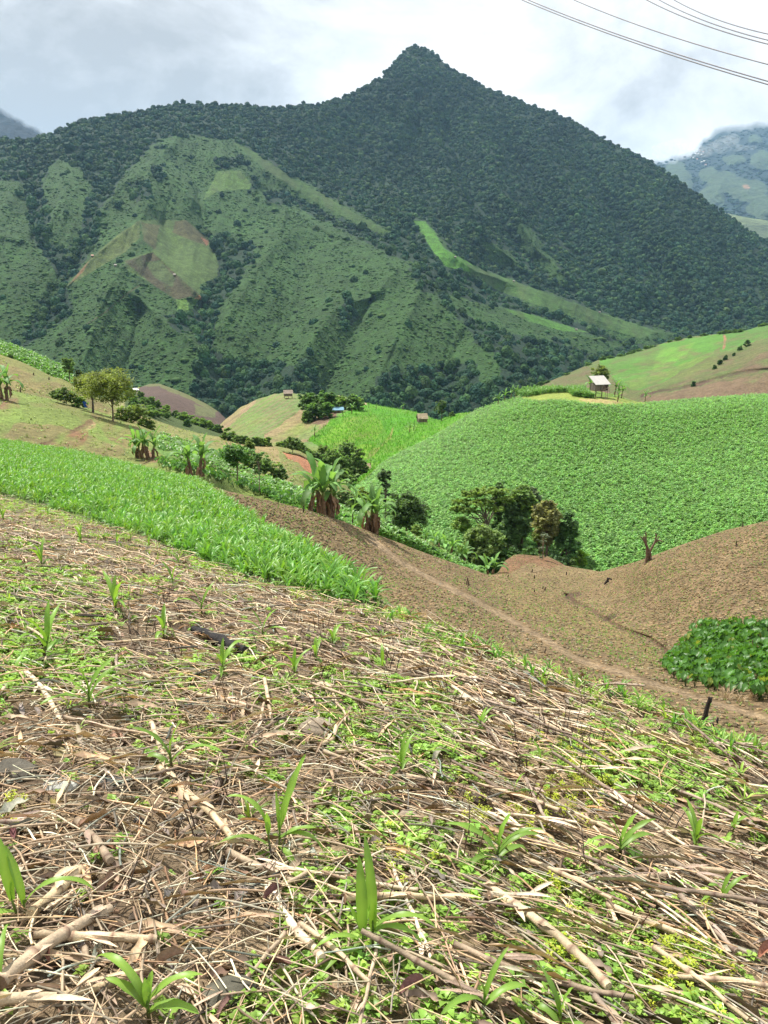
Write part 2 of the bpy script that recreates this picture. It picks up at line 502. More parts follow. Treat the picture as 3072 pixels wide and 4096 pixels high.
# --- hill with huts and the bright green rice
GTOP = [(780, 1850), (835, 1750), (873, 1704), (906, 1676), (959, 1631), (1032, 1595), (1098, 1575), (1145, 1570), (1198, 1575), (1240, 1583), (1350, 1580), (1436, 1606), (1496, 1617), (1562, 1629),
        (1629, 1641), (1695, 1657), (1735, 1676), (1760, 1680), (1781, 1670), (1834, 1654), (1900, 1646), (2050, 1640)]
GCT = [(850, 1720, 330), (959, 1631, 335), (1145, 1572, 340), (1350, 1582, 335), (1562, 1631, 305), (1695, 1659, 292), (1750, 1682, 285), (1834, 1656, 270), (2050, 1640, 255), (1690, 1690, 272),
       (1000, 1740, 255), (1200, 1750, 245), (1400, 1700, 250), (1300, 1850, 200), (1452, 1862, 195), (1560, 1785, 222), (1665, 1700, 262), (1500, 1900, 172), (1620, 1820, 190), (1720, 1740, 220), (1400, 1980, 155), (2050, 2080, 200), (1900, 1950, 190), (1750, 2080, 165),
       (900, 1800, 240), (1550, 1990, 150), (1850, 1800, 170)]
RICE = [(1440, 1600), (1900, 1630), (2050, 1640), (1850, 1760), (1560, 1960), (1370, 1980), (1440, 1900), (1490, 1860), (1400, 1850), (1290, 1800), (1228, 1765), (1300, 1700), (1325, 1675), (1400, 1650), (1440, 1625)]
_c5 = paint([.125, .19, .055], [
    ([(873, 1704), (959, 1631), (1010, 1600), (1030, 1606), (930, 1690), (880, 1740)], [.27, .19, .11]),
    ([(1060, 1740), (1200, 1640), (1290, 1640), (1320, 1700), (1220, 1770), (1060, 1790)], [.24, .185, .095]),
    ([(1210, 1680), (1330, 1660), (1300, 1700), (1240, 1760), (1225, 1770)], [.24, .165, .10]),
    ([(1180, 1760), (1240, 1700), (1290, 1680), (1240, 1760)], [.18, .21, .075]),
    ([(1210, 1660), (1360, 1640), (1340, 1670), (1290, 1690), (1220, 1700)], [.13, .085, .05]),
    ([(1345, 1590), (1380, 1580), (1385, 1600), (1350, 1605)], [.42, .33, .2]),
    (RICE, [.085, .225, .012]),
    ([(1340, 1700), (1450, 1660), (1560, 1680), (1500, 1760), (1330, 1780), (1270, 1770)], [.13, .27, .018]),
    ([(1380, 1790), (1500, 1770), (1500, 1830), (1440, 1840)], [.15, .27, .022]),
    ([(1440, 1620), (1735, 1680), (1640, 1690), (1560, 1760), (1540, 1710), (1480, 1640), (1350, 1660), (1400, 1640)], [.075, .24, .012]),
    ([(1520, 1790), (1580, 1700), (1560, 1760), (1460, 1850), (1480, 1800)], [.17, .19, .04]),
    ([(1480, 1850), (1580, 1770), (1640, 1720), (1560, 1800), (1480, 1870)], [.10, .25, .02]),
    ([(1420, 1940), (1520, 1850), (1470, 1930), (1400, 1980)], [.18, .20, .04]),
    ([(1450, 1608), (1470, 1612), (1465, 1622), (1445, 1620)], [.4, .3, .2]),
], 8, 45, [([.22, .20, .06], .45, 90, 30, 1.2, 215), ([.12, .22, .03], .6, 60, 40, 1.2, 217)])


def c5(u, v, P):
    C = _c5(u, v, P)
    m = (inpoly(u, v, [(840, 1800), (900, 1690), (1010, 1610), (1100, 1570), (1330, 1570), (1290, 1640), (1200, 1640), (1060, 1740), (1000, 1800)]))
    q = (.5+.5*np.sin((u*.56+v*.83)/2.3+2*fbm(u/50, v/50, 3)))*np.clip(.8+2.5*fbm(u/60, v/60, 8, 3), 0, 1)*.62*m
    q = q[:, None]
    return C*(1-q)+np.array([.20, .15, .085])*q


L5 = Layer('hut_hill', GTOP, GCT, 2080, 780, 2050, 640, 260, M_hill, c5, relief=lambda u, v: 1+.008*np.exp(-(dist_poly(u, v, [(1060, 1745), (1215, 1640)])/9)**2),
    disp=lambda x, y: .8*fbm(x*.05, y*.05, 71, 3)+.12*np.sin(x*1.3-y*.5)*(x < -18), rnd=(.10, 60))
# --- dark ploughed mound and the bushy valley before it
L7 = Layer('ploughed_mound', [(300, 1700), (480, 1590), (536, 1560), (552, 1552), (597, 1536), (637, 1534), (696, 1556), (763, 1584), (829, 1617), (875, 1647), (930, 1700), (1000, 1760)],
           [(300, 1700, 470), (597, 1536, 500), (700, 1560, 490), (875, 1650, 470), (600, 1640, 420), (1000, 1760, 430), (700, 1700, 400), (300, 1800, 400), (1000, 1850, 390)], 1820, 300, 1000, 150, 70, M_hill,
           paint([.092, .062, .050], [([(560, 1545), (640, 1525), (700, 1550), (880, 1640), (860, 1650), (760, 1600), (640, 1545)], [.12, .13, .05]),
                                     ([(780, 1620), (860, 1640), (860, 1670), (780, 1660)], [.11, .12, .05])], 5, 40), rnd=(.12, 60))
L7b = Layer('valley_side', [(200, 1560), (400, 1575), (536, 1575), (600, 1610), (700, 1665), (800, 1700), (900, 1735), (1100, 1790)],
            [(200, 1560, 300), (536, 1575, 300), (700, 1665, 290), (900, 1735, 280), (500, 1700, 210), (800, 1800, 210), (1100, 1790, 270), (1100, 1850, 240)], 1840, 200, 1100, 120, 60, M_hill,
            paint([.055, .085, .022], [([(400, 1600), (500, 1600), (500, 1640), (400, 1640)], [.25, .24, .10])], 8, 40), rnd=(.1, 50))
# --- maize hill on the right
MTOP = [(1300, 2080), (1377, 1976), (1430, 1942), (1529, 1850), (1620, 1800), (1700, 1762), (1800, 1703), (1900, 1642), (1942, 1628), (1978, 1614), (2027, 1598), (2077, 1582), (2147, 1566), (2218, 1560), (2296, 1557), (2340, 1560),
        (2400, 1567), (2460, 1580), (2550, 1606), (2600, 1606), (2680, 1600), (2780, 1590), (2870, 1583), (2980, 1577), (3072, 1573), (3500, 1560)]
MCT = [(1300, 2080, 128), (1400, 1960, 140), (1529, 1850, 165), (1700, 1762, 180), (1900, 1642, 195), (2077, 1582, 192), (2300, 1560, 186), (2400, 1572, 180), (2600, 1606, 175), (2870, 1583, 172), (3072, 1573, 170), (3500, 1560, 165),
       (2000, 1800, 155), (2400, 1850, 142), (2800, 1800, 142), (3072, 1850, 125), (1750, 2150, 112), (2000, 2250, 110), (2400, 2290, 104), (2800, 2150, 106), (3072, 2080, 100), (1600, 2050, 122), (2300, 2100, 118), (1900, 2400, 104), (3400, 2300, 92), (2500, 2450, 98)]


def col_maize(u, v, P):
    C = np.tile([.105, .18, .052], (len(u), 1))
    C[inpoly(u+6*fbm(u/30, v/30, 2), v, [(2080, 1590), (2200, 1545), (2360, 1560), (2480, 1590), (2600, 1612), (2500, 1622), (2350, 1612), (2230, 1600), (2150, 1604)])] = [.20, .25, .05]
    C[inpoly(u, v+6*fbm(u/30, v/30, 2), [(2300, 1595), (2420, 1598), (2500, 1612), (2430, 1618), (2340, 1608)])] = [.30, .25, .10]
    C[inpoly(u, v, [(2380, 1550), (2470, 1575), (2500, 1590), (2370, 1585)])] = [.12, .20, .03]
    return C*(1+.2*fbm(u/60, v/60, 8)[:, None])


L8 = Layer('maize_hill', MTOP, MCT, [(1300, 2480), (2000, 2480), (3500, 2400)], 1300, 3500, 460, 240, M_field, col_maize,
           disp=lambda x, y: .9*fbm(x*.05, y*.05, 81, 3)+.1*fbm(x*.7, y*.7, 82, 2), rnd=(.10, 80))
# --- far right hillside
RTOP = [(1900, 1680), (2050, 1592), (2105, 1562), (2183, 1531), (2253, 1503), (2324, 1471), (2395, 1439), (2500, 1418), (2571, 1397), (2677, 1365), (2783, 1344), (2889, 1331), (2981, 1323), (3030, 1306), (3072, 1294), (3500, 1200)]
RCREST = [(2500, 1590), (2606, 1549), (2712, 1499), (2854, 1424), (2960, 1386), (3072, 1348), (3300, 1290)]
RCT = [(1900, 1680, 430), (2183, 1531, 470), (2500, 1418, 520), (2783, 1344, 540), (3072, 1294, 540), (3500, 1200, 520), (2300, 1600, 380), (2606, 1555, 350), (2712, 1505, 365), (2854, 1432, 385), (3072, 1356, 390),
       (2700, 1470, 410), (2854, 1395, 430), (3072, 1330, 440), (2600, 1515, 400), (2800, 1600, 300), (3072, 1600, 290), (3500, 1500, 290), (2000, 1700, 390), (3500, 1700, 270), (2500, 1700, 330)]
RDITCH = [(2564, 1580), (2640, 1566), (2783, 1543), (2850, 1522), (2924, 1499), (3000, 1486), (3072, 1481), (3300, 1460)]
L9 = Layer('right_hillside', RTOP, RCT, 1760, 1900, 3500, 420, 170, M_hill, paint([.105, .118, .042], [
    ([(2400, 1430), (2571, 1395), (2783, 1342), (2890, 1330), (2900, 1380), (2760, 1450), (2640, 1540), (2520, 1560), (2440, 1500), (2400, 1460)], [.075, .185, .026]),
    ([(2640, 1400), (2780, 1370), (2740, 1430), (2600, 1500)], [.10, .225, .03]),
    ([(2500, 1530), (2700, 1470), (2850, 1400), (2860, 1420), (2700, 1500), (2520, 1560)], [.11, .18, .035]),
    ([(2900, 1330), (3072, 1290), (3500, 1200), (3500, 1290), (3072, 1348), (2880, 1410)], [.070, .17, .028]),
    ([(2560, 1570), (2720, 1500), (2860, 1425), (2880, 1440), (2700, 1550), (2600, 1580)], [.11, .135, .04]),
    ([(2780, 1540), (2950, 1480), (3072, 1400), (3500, 1330), (3500, 1470), (3072, 1478), (2900, 1505)], [.12, .09, .05]),
    ([(2560, 1590), (2783, 1550), (3072, 1490), (3500, 1470), (3500, 1700), (2500, 1700)], [.15, .105, .062]),
    ([(2100, 1600), (2400, 1530), (2440, 1540), (2440, 1620), (2100, 1640)], [.14, .095, .065]),
    ([(2900, 1345), (2895, 1390)], [.25, .13, .07], 5),
    (RDITCH, [.07, .045, .03], 6),
], 9, 40, [([.10, .095, .042], .55, 120, 35, 2.0, 219), ([.085, .15, .035], .7, 60, 25, 2.0, 221), ([.13, .085, .055], .6, 40, 14, 2.5, 223)]), relief=lambda u, v: 1+.010*np.exp(-(dist_poly(u, v, RDITCH)/7)**2), disp=lambda x, y: 1.2*fbm(x*.03, y*.03, 91, 4), rnd=(.08, 60))

# --- the mountain
TTOP = [(-700, 640), (-150, 575), (0, 563), (120, 563), (200, 543), (270, 508), (330, 486), (440, 470), (560, 450), (640, 433), (740, 426), (800, 418), (900, 426), (1000, 426), (1150, 433), (1260, 420),
        (1370, 395), (1460, 350), (1530, 312), (1560, 272), (1590, 237), (1620, 200), (1660, 187), (1720, 202), (1760, 237), (1800, 274), (1870, 310), (1950, 355), (2050, 395), (2130, 425),
        (2230, 458), (2300, 490), (2380, 540), (2460, 585), (2560, 625), (2640, 675), (2740, 745), (2820, 810), (2900, 860), (2980, 915), (3072, 970), (3200, 1050), (3700, 1300)]
CRESTS = [[(740, 440), (700, 560), (600, 665), (480, 740), (410, 840), (390, 900)], [(600, 665), (700, 720), (790, 812)], [(600, 665), (580, 780), (560, 880), (600, 1010), (500, 1060), (450, 1130), (380, 1280), (330, 1450), (300, 1600)],
          [(450, 1130), (560, 1190), (640, 1270), (760, 1360), (830, 1440)], [(610, 1010), (700, 1090), (805, 1190)], [(560, 880), (380, 1020), (270, 1140)],
          [(820, 430), (850, 590), (930, 660), (1000, 720), (1060, 800), (1140, 830), (1250, 900), (1400, 960), (1500, 1010), (1600, 1060), (1700, 1120), (1750, 1190), (1800, 1250), (1900, 1340), (2040, 1450), (2100, 1560)],
          [(1140, 830), (1120, 960), (1040, 1060), (950, 1200), (900, 1300)], [(1600, 1060), (1500, 1180), (1350, 1230), (1250, 1350), (1150, 1520)], [(1700, 1120), (1640, 1250), (1560, 1400), (1500, 1560)],
          [(920, 560), (1010, 600), (1140, 690), (1300, 780), (1440, 862), (1575, 935)],
          [(1640, 880), (1700, 890), (1780, 1000), (1900, 1085), (2050, 1130), (2250, 1200), (2450, 1270), (2600, 1320), (2720, 1345)],
          [(1780, 1180), (1900, 1220), (2050, 1240), (2200, 1290), (2400, 1370)],
          [(1700, 420), (1800, 700), (1920, 930), (2000, 1000), (2110, 1090)], [(1900, 500), (2000, 760), (2080, 890), (2150, 1000), (2270, 1110)], [(2100, 480), (2300, 800), (2420, 1000), (2560, 1180)], [(2400, 620), (2600, 860), (2750, 1060), (2850, 1250)],
          [(1660, 200), (1620, 500), (1500, 700), (1560, 800)],
          [(330, 500), (260, 650), (250, 800), (200, 900), (160, 970)], [(60, 600), (40, 760), (0, 860), (-100, 950)], [(-50, 930), (100, 960), (180, 1040), (260, 1130)]]
GULLIES = [[(500, 500), (480, 680), (430, 760), (370, 860), (340, 960), (300, 1080), (240, 1140), (200, 1250), (110, 1370)],
           [(700, 620), (790, 720), (800, 830), (820, 930), (870, 1050), (905, 1085), (840, 1180), (810, 1250), (830, 1380), (900, 1500), (1000, 1580)],
           [(1010, 560), (1150, 650), (1300, 740), (1450, 830), (1600, 900), (1700, 1020), (1850, 1110), (2000, 1170), (2150, 1250), (2350, 1330), (2500, 1390)],
           [(1060, 760), (1200, 825), (1400, 920), (1560, 970), (1700, 1050)],
           [(1700, 860), (1800, 950), (1900, 1035), (2100, 1100), (2300, 1185), (2500, 1255), (2780, 1330)],
           [(150, 560), (130, 750), (140, 900), (140, 960), (220, 1040), (240, 1130)], [(1230, 1000), (1200, 1200), (1080, 1400), (1020, 1560)], [(1480, 1200), (1400, 1350), (1300, 1560)], [(1850, 1350), (1800, 1450), (1750, 1560)],
           [(560, 1250), (520, 1400), (500, 1560)], [(650, 900), (700, 1000)], [(1780, 500), (1900, 800), (2020, 930), (2160, 1080)], [(2050, 600), (2200, 860), (2350, 1080)], [(2300, 620), (2500, 900), (2650, 1120), (2780, 1290)]]
TCT = [(-700, 640, 1900), (0, 563, 1750), (440, 470, 1850), (1000, 430, 2050), (1400, 380, 2200), (1660, 190, 2450), (2050, 395, 2400), (2560, 625, 2250), (3072, 970, 2000), (3700, 1300, 1800),
       (0, 1000, 1150), (0, 1370, 900), (300, 1450, 860), (600, 1000, 1150), (600, 700, 1450), (900, 1500, 850), (1000, 1000, 1250), (1200, 1400, 900), (1300, 800, 1600), (1700, 1120, 1150), (1650, 1480, 850), (2000, 1400, 950),
       (2000, 1180, 1350), (2400, 1350, 1300), (2050, 900, 1750), (2500, 1250, 1500), (2800, 1330, 1500), (3072, 1250, 1600), (2700, 1000, 1800), (-700, 1300, 900), (3700, 1500, 1400), (1500, 700, 1950), (500, 1750, 750), (1500, 1750, 740), (2500, 1600, 1000), (3500, 1700, 1100)]


def r_mount(u, v):
    u = np.asarray(u, float); v = np.asarray(v, float)
    wu = u+14*fbm(u/70, v/70, 5); wv = v+14*fbm(u/70+3, v/70, 6)
    dc = np.full(u.shape, 1e9); dg = np.full(u.shape, 1e9)
    for l in CRESTS: dc = np.minimum(dc, dist_poly(wu, wv, l))
    for l in GULLIES: dg = np.minimum(dg, dist_poly(wu, wv, l))
    r = (dc-dg)/(dc+dg+34)
    r = -r
    amp = .045*np.clip((v-np.interp(u, [p[0] for p in TTOP], [p[1] for p in TTOP]))/260, .15, 1)
    # erosion rills running downhill
    rill = np.abs(fbm((u+.35*v)/55, v/230, 15, 3))*2
    return 1-amp*(r+.1)-.010*(rill-.4)-.018*fbm(u/220, v/220, 17, 3)


GRASS = [
    [(640, 548), (830, 545), (860, 600), (850, 640), (870, 660), (830, 780), (800, 800), (830, 900), (820, 930), (835, 970), (810, 1020), (870, 1050), (870, 1110), (810, 1150), (800, 1200), (740, 1260), (820, 1400), (800, 1470),
     (760, 1620), (300, 1700), (-100, 1600), (100, 1390), (180, 1290), (270, 1200), (260, 1140), (330, 1060), (400, 950), (390, 850), (450, 760), (540, 660)],
    [(830, 545), (920, 555), (1010, 600), (1140, 690), (1240, 740), (1440, 860), (1575, 930), (1500, 940), (1420, 900), (1250, 830), (1150, 780), (1090, 770), (1200, 850), (1400, 935), (1500, 990), (1650, 1050), (1700, 1110),
     (1760, 1190), (1850, 1290), (1900, 1360), (2000, 1440), (2010, 1520), (1750, 1640), (1300, 1640), (1000, 1500), (850, 1390), (880, 1220), (960, 1120), (1000, 1020), (960, 980), (850, 960), (800, 800), (850, 700), (870, 650)],
    [(1650, 885), (1700, 885), (1740, 930), (1800, 1000), (1900, 1080), (2050, 1122), (2250, 1195), (2450, 1265), (2720, 1345), (2600, 1390), (2480, 1370), (2420, 1330), (2300, 1280), (2200, 1260), (2080, 1200), (1950, 1140), (1820, 1080), (1740, 1010), (1690, 940)],
    [(1780, 1170), (1900, 1210), (2010, 1235), (2150, 1265), (2350, 1335), (2500, 1380), (2400, 1420), (2250, 1370), (2100, 1350), (1950, 1310), (1830, 1240)],
    [(1900, 960), (1960, 960), (2060, 1030), (2120, 1095), (2060, 1090), (1960, 1040)], [(2050, 880), (2110, 890), (2180, 1000), (2275, 1115), (2230, 1135), (2100, 1020)],
    [(200, 660), (260, 640), (330, 680), (370, 760), (340, 850), (320, 960), (270, 1000), (170, 970), (200, 880), (160, 760)],
    [(-700, 740), (0, 720), (100, 740), (110, 800), (120, 950), (170, 1000), (250, 1120), (230, 1180), (150, 1240), (90, 1380), (-200, 1500), (-700, 1500)]]
CLUMPS = [[(860, 640), (960, 630), (975, 665), (870, 670)], [(1060, 770), (1140, 770), (1150, 820), (1070, 820)], [(1000, 720), (1040, 700), (1030, 760), (1000, 770)], [(605, 670), (650, 670), (650, 720), (600, 705)],
          [(520, 740), (600, 730), (610, 790), (540, 800)], [(1640, 1060), (1730, 1100), (1740, 1180), (1690, 1170), (1650, 1110)], [(1440, 880), (1520, 930), (1500, 960), (1440, 930)], [(860, 930), (1000, 980), (1010, 1060), (900, 1090)],
          [(1990, 1180), (2080, 1200), (2080, 1240), (2000, 1230)], [(650, 1260), (760, 1260), (800, 1340), (700, 1320)], [(160, 1220), (280, 1200), (280, 1260), (180, 1340), (90, 1400)],
          [(815, 1025), (850, 1022), (850, 1045), (815, 1045)], [(1400, 1180), (1440, 1260), (1380, 1330), (1350, 1260)], [(880, 1440), (1250, 1470), (1300, 1620), (900, 1620)], [(1500, 1500), (1900, 1450), (1950, 1640), (1450, 1640)]]
FIELDS = [([(560, 880), (740, 880), (830, 955), (872, 1040), (872, 1105), (800, 1140), (805, 1190), (710, 1197), (600, 1130), (500, 1075), (500, 1040), (610, 1005), (565, 920)], [.062, .105, .026]),
          ([(700, 885), (745, 880), (835, 960), (835, 985), (760, 960), (690, 930)], [.066, .066, .026]), ([(565, 890), (640, 900), (620, 1000), (575, 960)], [.075, .08, .03]),
          ([(497, 1045), (610, 1010), (690, 1085), (805, 1185), (700, 1197), (600, 1130)], [.060, .056, .028]), ([(580, 1050), (640, 1040), (700, 1110), (690, 1150), (620, 1110)], [.06, .088, .03]),
          ([(705, 1197), (750, 1200), (755, 1240), (710, 1240)], [.10, .19, .035]), ([(790, 1185), (806, 1180), (806, 1198), (780, 1196)], [.28, .13, .06]), ([(800, 945), (835, 965), (830, 985)], [.2, .09, .05]),
          ([(870, 685), (960, 682), (1005, 735), (1000, 755), (870, 765), (812, 802), (850, 725)], [.064, .120, .026]),
          ([(1650, 885), (1700, 885), (1740, 930), (1775, 990), (1850, 1035), (1940, 1085), (1890, 1092), (1780, 1065), (1735, 1010), (1690, 940)], [.060, .165, .018]),
          ([(1860, 1050), (2050, 1122), (2250, 1197), (2450, 1267), (2640, 1327), (2560, 1352), (2400, 1305), (2200, 1240), (2000, 1165), (1900, 1110)], [.042, .092, .020]),
          ([(930, 568), (1010, 602), (1140, 692), (1300, 782), (1440, 864), (1570, 933), (1500, 928), (1400, 880), (1250, 800), (1100, 705), (1000, 630)], [.040, .084, .019]),
          ([(2010, 1232), (2100, 1250), (2300, 1312), (2360, 1330), (2250, 1325), (2100, 1280)], [.055, .145, .020]),
          ([(370, 1025), (470, 940), (560, 882), (560, 950), (500, 1010), (380, 1080), (262, 1150), (330, 1070)], [.075, .105, .03]),
          ([(340, 1060), (365, 1030), (330, 1090), (275, 1140)], [.16, .10, .05])]
C_GRASS_SHADED = np.array([.029, .072, .016]); C_FOR = np.array([.014, .036, .018])  # grass albedo darkened: cloud shadow over the mountain is put into its colour


def grass_mask(u, v):
    wu = u+34*fbm(u/60, v/60, 23)+22*fbm(u/14, v/14, 26, 2); wv = v+34*fbm(u/60+7, v/60+2, 24)+22*fbm(u/14+5, v/14, 27, 2)
    g = np.zeros(u.shape, bool)
    for p in GRASS: g |= inpoly(wu, wv, p)
    for p in CLUMPS: g &= ~inpoly(wu, wv, p)
    return g


def field_mask(u, v):
    g = np.zeros(u.shape, bool)
    for p, c in FIELDS: g |= inpoly(u, v, p)
    return g


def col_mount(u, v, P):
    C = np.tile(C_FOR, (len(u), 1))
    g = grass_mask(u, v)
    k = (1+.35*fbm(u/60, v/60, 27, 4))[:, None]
    C[g] = (C_GRASS_SHADED*k)[g]
    for p, c in FIELDS:
        C[inpoly(u+5*fbm(u/20, v/20, 3), v+5*fbm(u/20, v/20, 4), p)] = c
    q = np.clip(fbm((u-.4*v)/35, v/70, 225, 4)*3, 0, .6)[:, None]; f = field_mask(u, v)[:, None]
    C = np.where(f, C*(1-q)+np.array([.050, .078, .024])*q, C)
    m = (dist_poly(u, v, [(340, 1300), (420, 1250), (500, 1180), (560, 1140)]) < 3)
    C[m] = [.05, .06, .025]
    return C


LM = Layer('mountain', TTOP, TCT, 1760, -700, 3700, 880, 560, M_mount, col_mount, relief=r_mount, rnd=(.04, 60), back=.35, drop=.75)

# --- far ranges
LF1 = Layer('far_ridge', [(2300, 900), (2700, 860), (2870, 845), (2927, 857), (2998, 872), (3072, 882), (3300, 900), (3700, 1000)],
            [(2300, 900, 4200), (2927, 857, 4300), (3300, 900, 4200), (2900, 1000, 3700), (3300, 1050, 3600), (2300, 1100, 3600), (3700, 1000, 4000), (3700, 1150, 3500)], 1200, 2300, 3700, 160, 60, M_far,
            paint([.13, .17, .07], [([(2960, 900), (3072, 900), (3072, 960), (2960, 950)], [.08, .11, .05])], 8, 30), relief=lambda u, v: 1-.05*fbm(u/90, v/90, 3, 4), rnd=(.05, 60))
PATCH = [(2700, 690, 45, 45), (2835, 700, 40, 30), (2940, 640, 45, 20), (3060, 640, 60, 40), (2900, 730, 70, 45), (2850, 790, 50, 55), (2990, 760, 80, 45), (3060, 830, 70, 50), (3020, 560, 30, 18), (2740, 740, 30, 50), (3200, 700, 90, 60)]


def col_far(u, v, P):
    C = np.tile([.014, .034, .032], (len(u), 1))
    wu = u+30*fbm(u/40, v/30, 3, 5); wv = v+24*fbm(u/40, v/30, 9, 5)
    for (a, b, x, y) in PATCH:
        C[((wu-a)/x)**2+((wv-b)/y)**2 < 1] = [.055, .088, .042]
    C[((wu-2985)/22)**2+((wv-745)/9)**2 < 1] = [.22, .14, .08]
    return C


def r_far(u, v):
    r = 1-.05*fbm(u/70, v/50, 33, 4)
    for (a, b, x, y) in PATCH:
        q = ((u-a)/x)**2+((v-b)/y)**2
        r = r-.025*np.exp(-q*1.2)
    return r


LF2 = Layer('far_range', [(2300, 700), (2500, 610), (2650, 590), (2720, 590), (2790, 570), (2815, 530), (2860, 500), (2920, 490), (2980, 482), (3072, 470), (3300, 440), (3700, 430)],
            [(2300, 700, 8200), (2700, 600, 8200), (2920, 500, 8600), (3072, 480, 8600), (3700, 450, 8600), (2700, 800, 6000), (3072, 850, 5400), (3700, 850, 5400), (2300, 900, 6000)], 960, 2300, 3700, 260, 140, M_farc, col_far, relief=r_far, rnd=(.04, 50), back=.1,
            alpha=lambda u, v: np.clip((v-np.interp(u, [2300, 2600, 2690, 2760, 2790, 2815, 2860, 2920, 3072, 3700], [690, 640, 618, 600, 585, 545, 515, 500, 480, 450])+30*fbm(u/45, v/45, 71, 4))/34, 0, 1))
LF3 = Layer('far_range', [(-700, 330), (-100, 390), (0, 416), (40, 432), (80, 465), (130, 492), (180, 515), (260, 560), (400, 640)],
            [(-700, 330, 4200), (0, 416, 4300), (180, 515, 4200), (-300, 650, 3500), (200, 700, 3500), (-700, 700, 3500), (400, 640, 3900)], 720, -700, 400, 120, 50, M_farc,
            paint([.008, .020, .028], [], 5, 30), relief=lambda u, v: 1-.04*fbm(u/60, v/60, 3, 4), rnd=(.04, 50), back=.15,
            alpha=lambda u, v: np.clip((v-np.interp(u, [-700, 0, 60, 180, 260], [380, 432, 462, 528, 570])+26*fbm(u/35, v/35, 73, 4))/28, 0, 1))

LAYERS = [L0, L1, L2, L3, L3b, L4, L5, L7, L7b, L8, L9, LM, LF1, LF2, LF3]
for l in LAYERS: l.build()
# the lowland far below that everything stands on
g = 16000.0
n = 24
gx = np.linspace(-g, g, n); X, Y = np.meshgrid(gx, gx)
Z = -720+60*fbm(X/2500, Y/2500, 3)
idx = np.arange(n*n).reshape(n, n)
F = np.stack([idx[:-1, :-1], idx[:-1, 1:], idx[1:, 1:], idx[1:, :-1]], -1).reshape(-1, 4)
link('ground', mesh_np('ground', np.stack([X, Y, Z], -1).reshape(-1, 3), F, M_far, np.tile([.05, .08, .04], (n*n, 1))))['kind'] = 'structure'
# ------------------------------------------------------------------ plant builders
def leaf_strip(base, az, L, W, e0, droop, nseg=8, fold=.25, wav=.06, col=(.1, .2, .03), twist=0., prof='maize', pw=1.3, rag=0.0):
    s = np.linspace(0, 1, nseg+1)
    el = e0-droop*s**pw
    ds = L/nseg
    r = np.concatenate([[0], np.cumsum(np.cos(el[:-1])*ds)]); z = np.concatenate([[0], np.cumsum(np.sin(el[:-1])*ds)])
    if prof == 'maize': w = W*np.clip(3.2*(s+.10)*(1.005-s), 0, 1)**.75
    elif prof == 'banana': w = W*np.clip(6*(s+.01)*(1.01-s)*1.1, 0, 1)**.6
    else: w = W*np.clip(4*(s+.05)*(1.01-s), 0, 1)
    ca, sa = math.cos(az), math.sin(az)
    mid = np.stack([base[0]+r*ca, base[1]+r*sa, base[2]+z], 1)
    th = twist*s
    side = np.stack([-sa*np.cos(th), ca*np.cos(th), np.sin(th)], 1)
    nrm = np.stack([-np.sin(el)*ca, -np.sin(el)*sa, np.cos(el)], 1)
    wave = wav*W*np.sin(s*17+az*5)[:, None]
    wl = w*(1-rag*rng.random(nseg+1)); wr = w*(1-rag*rng.random(nseg+1))
    Lf = mid+side*wl[:, None]/2+nrm*(fold*w[:, None]*.5+wave)
    Rt = mid-side*wr[:, None]/2+nrm*(fold*w[:, None]*.5-wave)
    V = np.stack([Lf, mid, Rt], 1).reshape(-1, 3)
    F = []
    for i in range(nseg):
        a = 3*i
        F += [[a, a+1, a+4, a+3], [a+1, a+2, a+5, a+4]]
    c = np.array(col, float)
    C = np.tile(c, (len(V), 1)); C[1::3] = c*np.array([1.25, 1.15, 1.3])
    C *= (.9+.2*s).repeat(3)[:, None]
    return V, np.array(F), C


def maize_parts(h, nl, lean=0., rnd=None, nseg=8, yel=0.):
    """stem and leaves of a young maize plant of height h"""
    r = rnd or random
    az0 = r.uniform(0, 6.28)
    g = np.array([.15, .30, .045])*(1-yel)+np.array([.27, .36, .05])*yel
    stem = [(0, 0, -.03), (0, 0, h*.18), (lean*h*.3, 0, h*.34), (lean*h*.5, 0, h*.45)]
    st = MB(); tube(st, stem, [.012*h/.4, .011*h/.4, .008*h/.4, .003*h/.4], (.13, .16, .06), 5, cols=[(.16, .07, .07), (.15, .12, .06), (.16, .27, .06), (.18, .32, .06)])
    leaves = []
    for i in range(nl):
        q = i/(nl-1)
        az = az0+math.pi*i+r.uniform(-.45, .45)
        Lf = h*(.50+.55*math.sin(math.pi*min(1, q*.75+.15)))*r.uniform(.85, 1.15)
        e0 = .65+.75*q+r.uniform(-.1, .1); droop = (2.3-1.75*q)*r.uniform(.75, 1.2)
        b = (lean*h*.4*q, 0, h*(.10+.30*q))
        c = g*r.uniform(.8, 1.15)*(1+.25*q)
        leaves.append(leaf_strip(b, az, Lf, .085*h*r.uniform(.85, 1.25)+.008, e0, droop, nseg, .35, .08, c, r.uniform(-.5, .5)))
    return st, leaves


def maize_mesh(name, h, nl, nseg=6, yel=0.):
    st, lv = maize_parts(h, nl, random.uniform(-.2, .2), None, nseg, yel)
    for V, F, C in lv: st.add(V, F, C)
    return st


